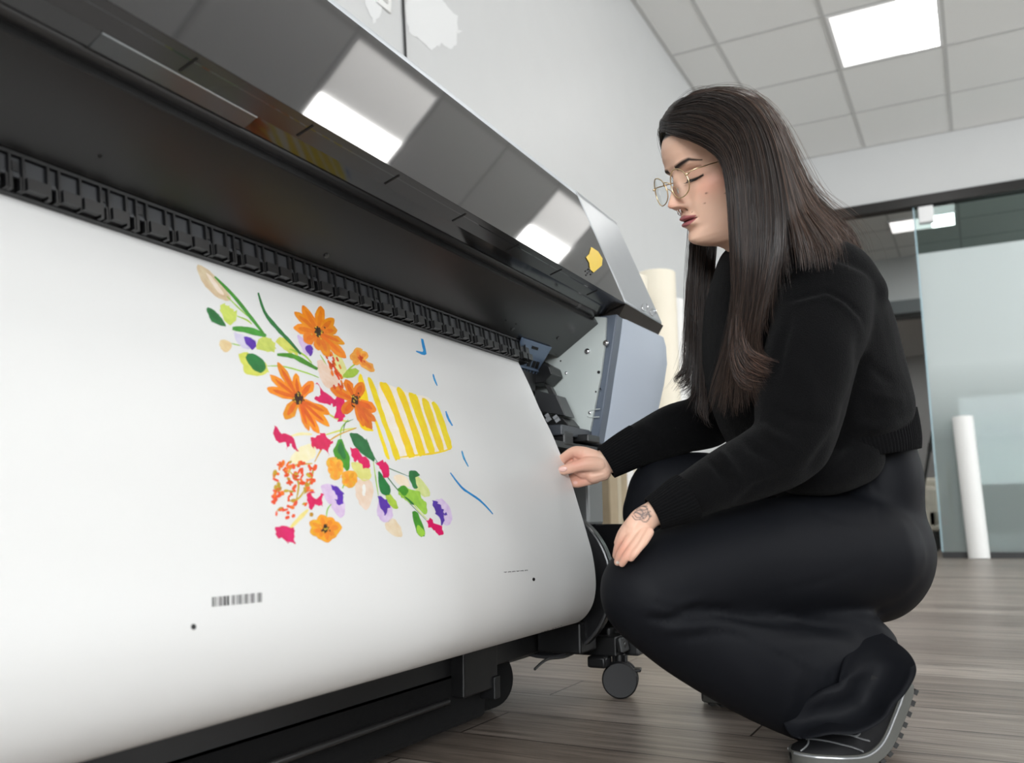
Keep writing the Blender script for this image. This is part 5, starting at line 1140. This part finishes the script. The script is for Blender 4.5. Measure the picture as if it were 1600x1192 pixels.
# near side: falling behind the shoulder and over the back
B0 = [(1070, 155, 1.447), (1112, 146, 1.395), (1160, 156, 1.35), (1192, 190, 1.325), (1212, 240, 1.308), (1224, 295, 1.297), (1232, 335, 1.29), (1240, 368, 1.29), (1246, 400, 1.30), (1250, 430, 1.305)]
B1 = [(1076, 151, 1.45), (1120, 143, 1.40), (1168, 152, 1.36), (1202, 190, 1.335), (1225, 245, 1.322), (1243, 297, 1.318), (1256, 332, 1.315), (1275, 358, 1.322), (1292, 385, 1.335), (1300, 425, 1.34)]
B2 = [(1084, 147, 1.455), (1128, 142, 1.42), (1176, 152, 1.39), (1211, 192, 1.37), (1235, 248, 1.37), (1256, 297, 1.38), (1275, 327, 1.39), (1300, 352, 1.40), (1322, 385, 1.41), (1334, 440, 1.42)]
B3 = [(1092, 145, 1.47), (1136, 142, 1.47), (1182, 154, 1.46), (1217, 194, 1.46), (1241, 250, 1.46), (1264, 297, 1.47), (1288, 325, 1.48), (1315, 350, 1.49), (1340, 385, 1.49), (1350, 435, 1.50)]
B4 = [(1092, 146, 1.50), (1134, 143, 1.52), (1178, 156, 1.53), (1212, 196, 1.54), (1236, 252, 1.54), (1260, 300, 1.54), (1285, 330, 1.55), (1308, 352, 1.56), (1330, 385, 1.57), (1338, 420, 1.57)]
sheet([B0, B1, B2, B3, B4], 2600, .00042, .0026, lfrac=.70, cut=(.62, 1.0), clump=.10, cols=((28, 21, 18), (60, 45, 38), (96, 74, 62)))
sheet([B1, B2, B3], 110, .00022, .012, layer=False, cut=(.85, 1.0), clump=.1, cols=((40, 30, 25), (60, 45, 38), (120, 92, 76)))
sheet([G4, B0], 300, .00042, .0025, layer=True, cut=(.6, .95))
# far side: over the top of the forehead, then hanging beyond the chin
F0 = [(1041, 206, 1.427), (1034, 205, 1.45), (1031, 212, 1.48), (1038, 240, 1.53), (1062, 290, 1.56), (1082, 340, 1.56), (1080, 390, 1.555), (1077, 440, 1.55), (1075, 490, 1.55), (1070, 540, 1.545), (1064, 580, 1.54), (1056, 600, 1.535)]
F1 = [(1046, 184, 1.435), (1036, 186, 1.46), (1034, 196, 1.49), (1050, 240, 1.55), (1075, 290, 1.575), (1094, 340, 1.575), (1092, 390, 1.57), (1089, 440, 1.565), (1088, 490, 1.56), (1088, 540, 1.555), (1084, 590, 1.55), (1066, 632, 1.54)]
F2 = [(1062, 160, 1.44), (1052, 163, 1.48), (1056, 182, 1.53), (1080, 240, 1.58), (1100, 290, 1.59), (1106, 340, 1.59), (1103, 390, 1.585), (1100, 440, 1.58), (1098, 490, 1.575), (1102, 540, 1.57), (1104, 600, 1.565), (1092, 660, 1.56)]
F3 = [(1090, 146, 1.47), (1085, 150, 1.51), (1100, 180, 1.57), (1130, 240, 1.61), (1130, 290, 1.61), (1124, 340, 1.60), (1118, 390, 1.60), (1114, 440, 1.59), (1112, 490, 1.585), (1118, 540, 1.58), (1120, 600, 1.57), (1118, 655, 1.56)]
Gf = [F0, F1, F2, F3]
sheet(Gf, 900, .0004, .0022, wave=.010, layer=False)
sheet([F1, F2, F3], 10, .0004, .002, layer=True, lfrac=.42)
sheet([F0, F1], 90, .0003, .006, layer=False, clump=.2, wave=.012)
# flicked tips in front of the chest
K = [[(1150, 470, 1.315), (1150, 520, 1.31), (1160, 560, 1.305), (1178, 580, 1.30), (1200, 590, 1.298)], [(1165, 480, 1.30), (1160, 520, 1.30), (1168, 545, 1.295), (1185, 556, 1.29), (1203, 560, 1.29)], [(1140, 500, 1.33), (1138, 560, 1.325), (1150, 600, 1.315), (1170, 612, 1.31), (1190, 612, 1.308)]]
sheet(K, 420, .00035, .0035, layer=False, cut=(.7, 1.0), cols=((34, 24, 20), (60, 42, 34), (104, 76, 62)))
K2 = [[(1075, 480, 1.54), (1074, 540, 1.54), (1068, 575, 1.535), (1058, 590, 1.53), (1063, 597, 1.53)], [(1082, 500, 1.54), (1082, 560, 1.54), (1076, 595, 1.535), (1064, 604, 1.53), (1060, 600, 1.53)], [(1100, 500, 1.56), (1102, 580, 1.55), (1106, 640, 1.545), (1112, 670, 1.54), (1125, 680, 1.535)]]
sheet(K2, 160, .0003, .003, layer=False)
# flyaways along the crown
sheet([[(1050, 165, 1.44), (1080, 140, 1.44), (1110, 136, 1.44), (1150, 140, 1.44)], [(1120, 142, 1.44), (1160, 142, 1.45), (1200, 165, 1.46), (1235, 215, 1.46)]], 26, .00014, .006, layer=False, clump=0)
# cap over the crown, following the skull
sel = hv[:, 2] > .172; cap_i = np.where(hv[:, 2] > .135)[0]
keep = np.array([(p_[2] > .2010-.55*max(abs(p_[1])-.02, 0) and p_[0] < .055) or p_[0] < -.005 for p_ in hv])&(hv[:, 2] > .10)
idx = -np.ones(len(hv), int); cc0 = np.array((-.01, 0, .13)); pts = []
for i in np.where(keep)[0]:
    idx[i] = len(pts); pts.append(HW(cc0+(hv[i]-cc0)*np.array((1.025, 1.03, 1.02))))
o0_ = len(hb_.v)
fsel = [tuple(idx[j] for j in f_) for f_ in hfc if len(f_) == 4 and all(idx[j] >= 0 for j in f_)]
hb_.add(pts, fsel); hcols.extend([lin((20, 15, 13))]*len(pts))
print('hair verts', len(hb_.v))
hair = lab(mk('hair', hb_, hairm, wo, sharp=0), 'long straight dark brown hair, parted in the middle')
setcol(hair.data, np.array(hcols))
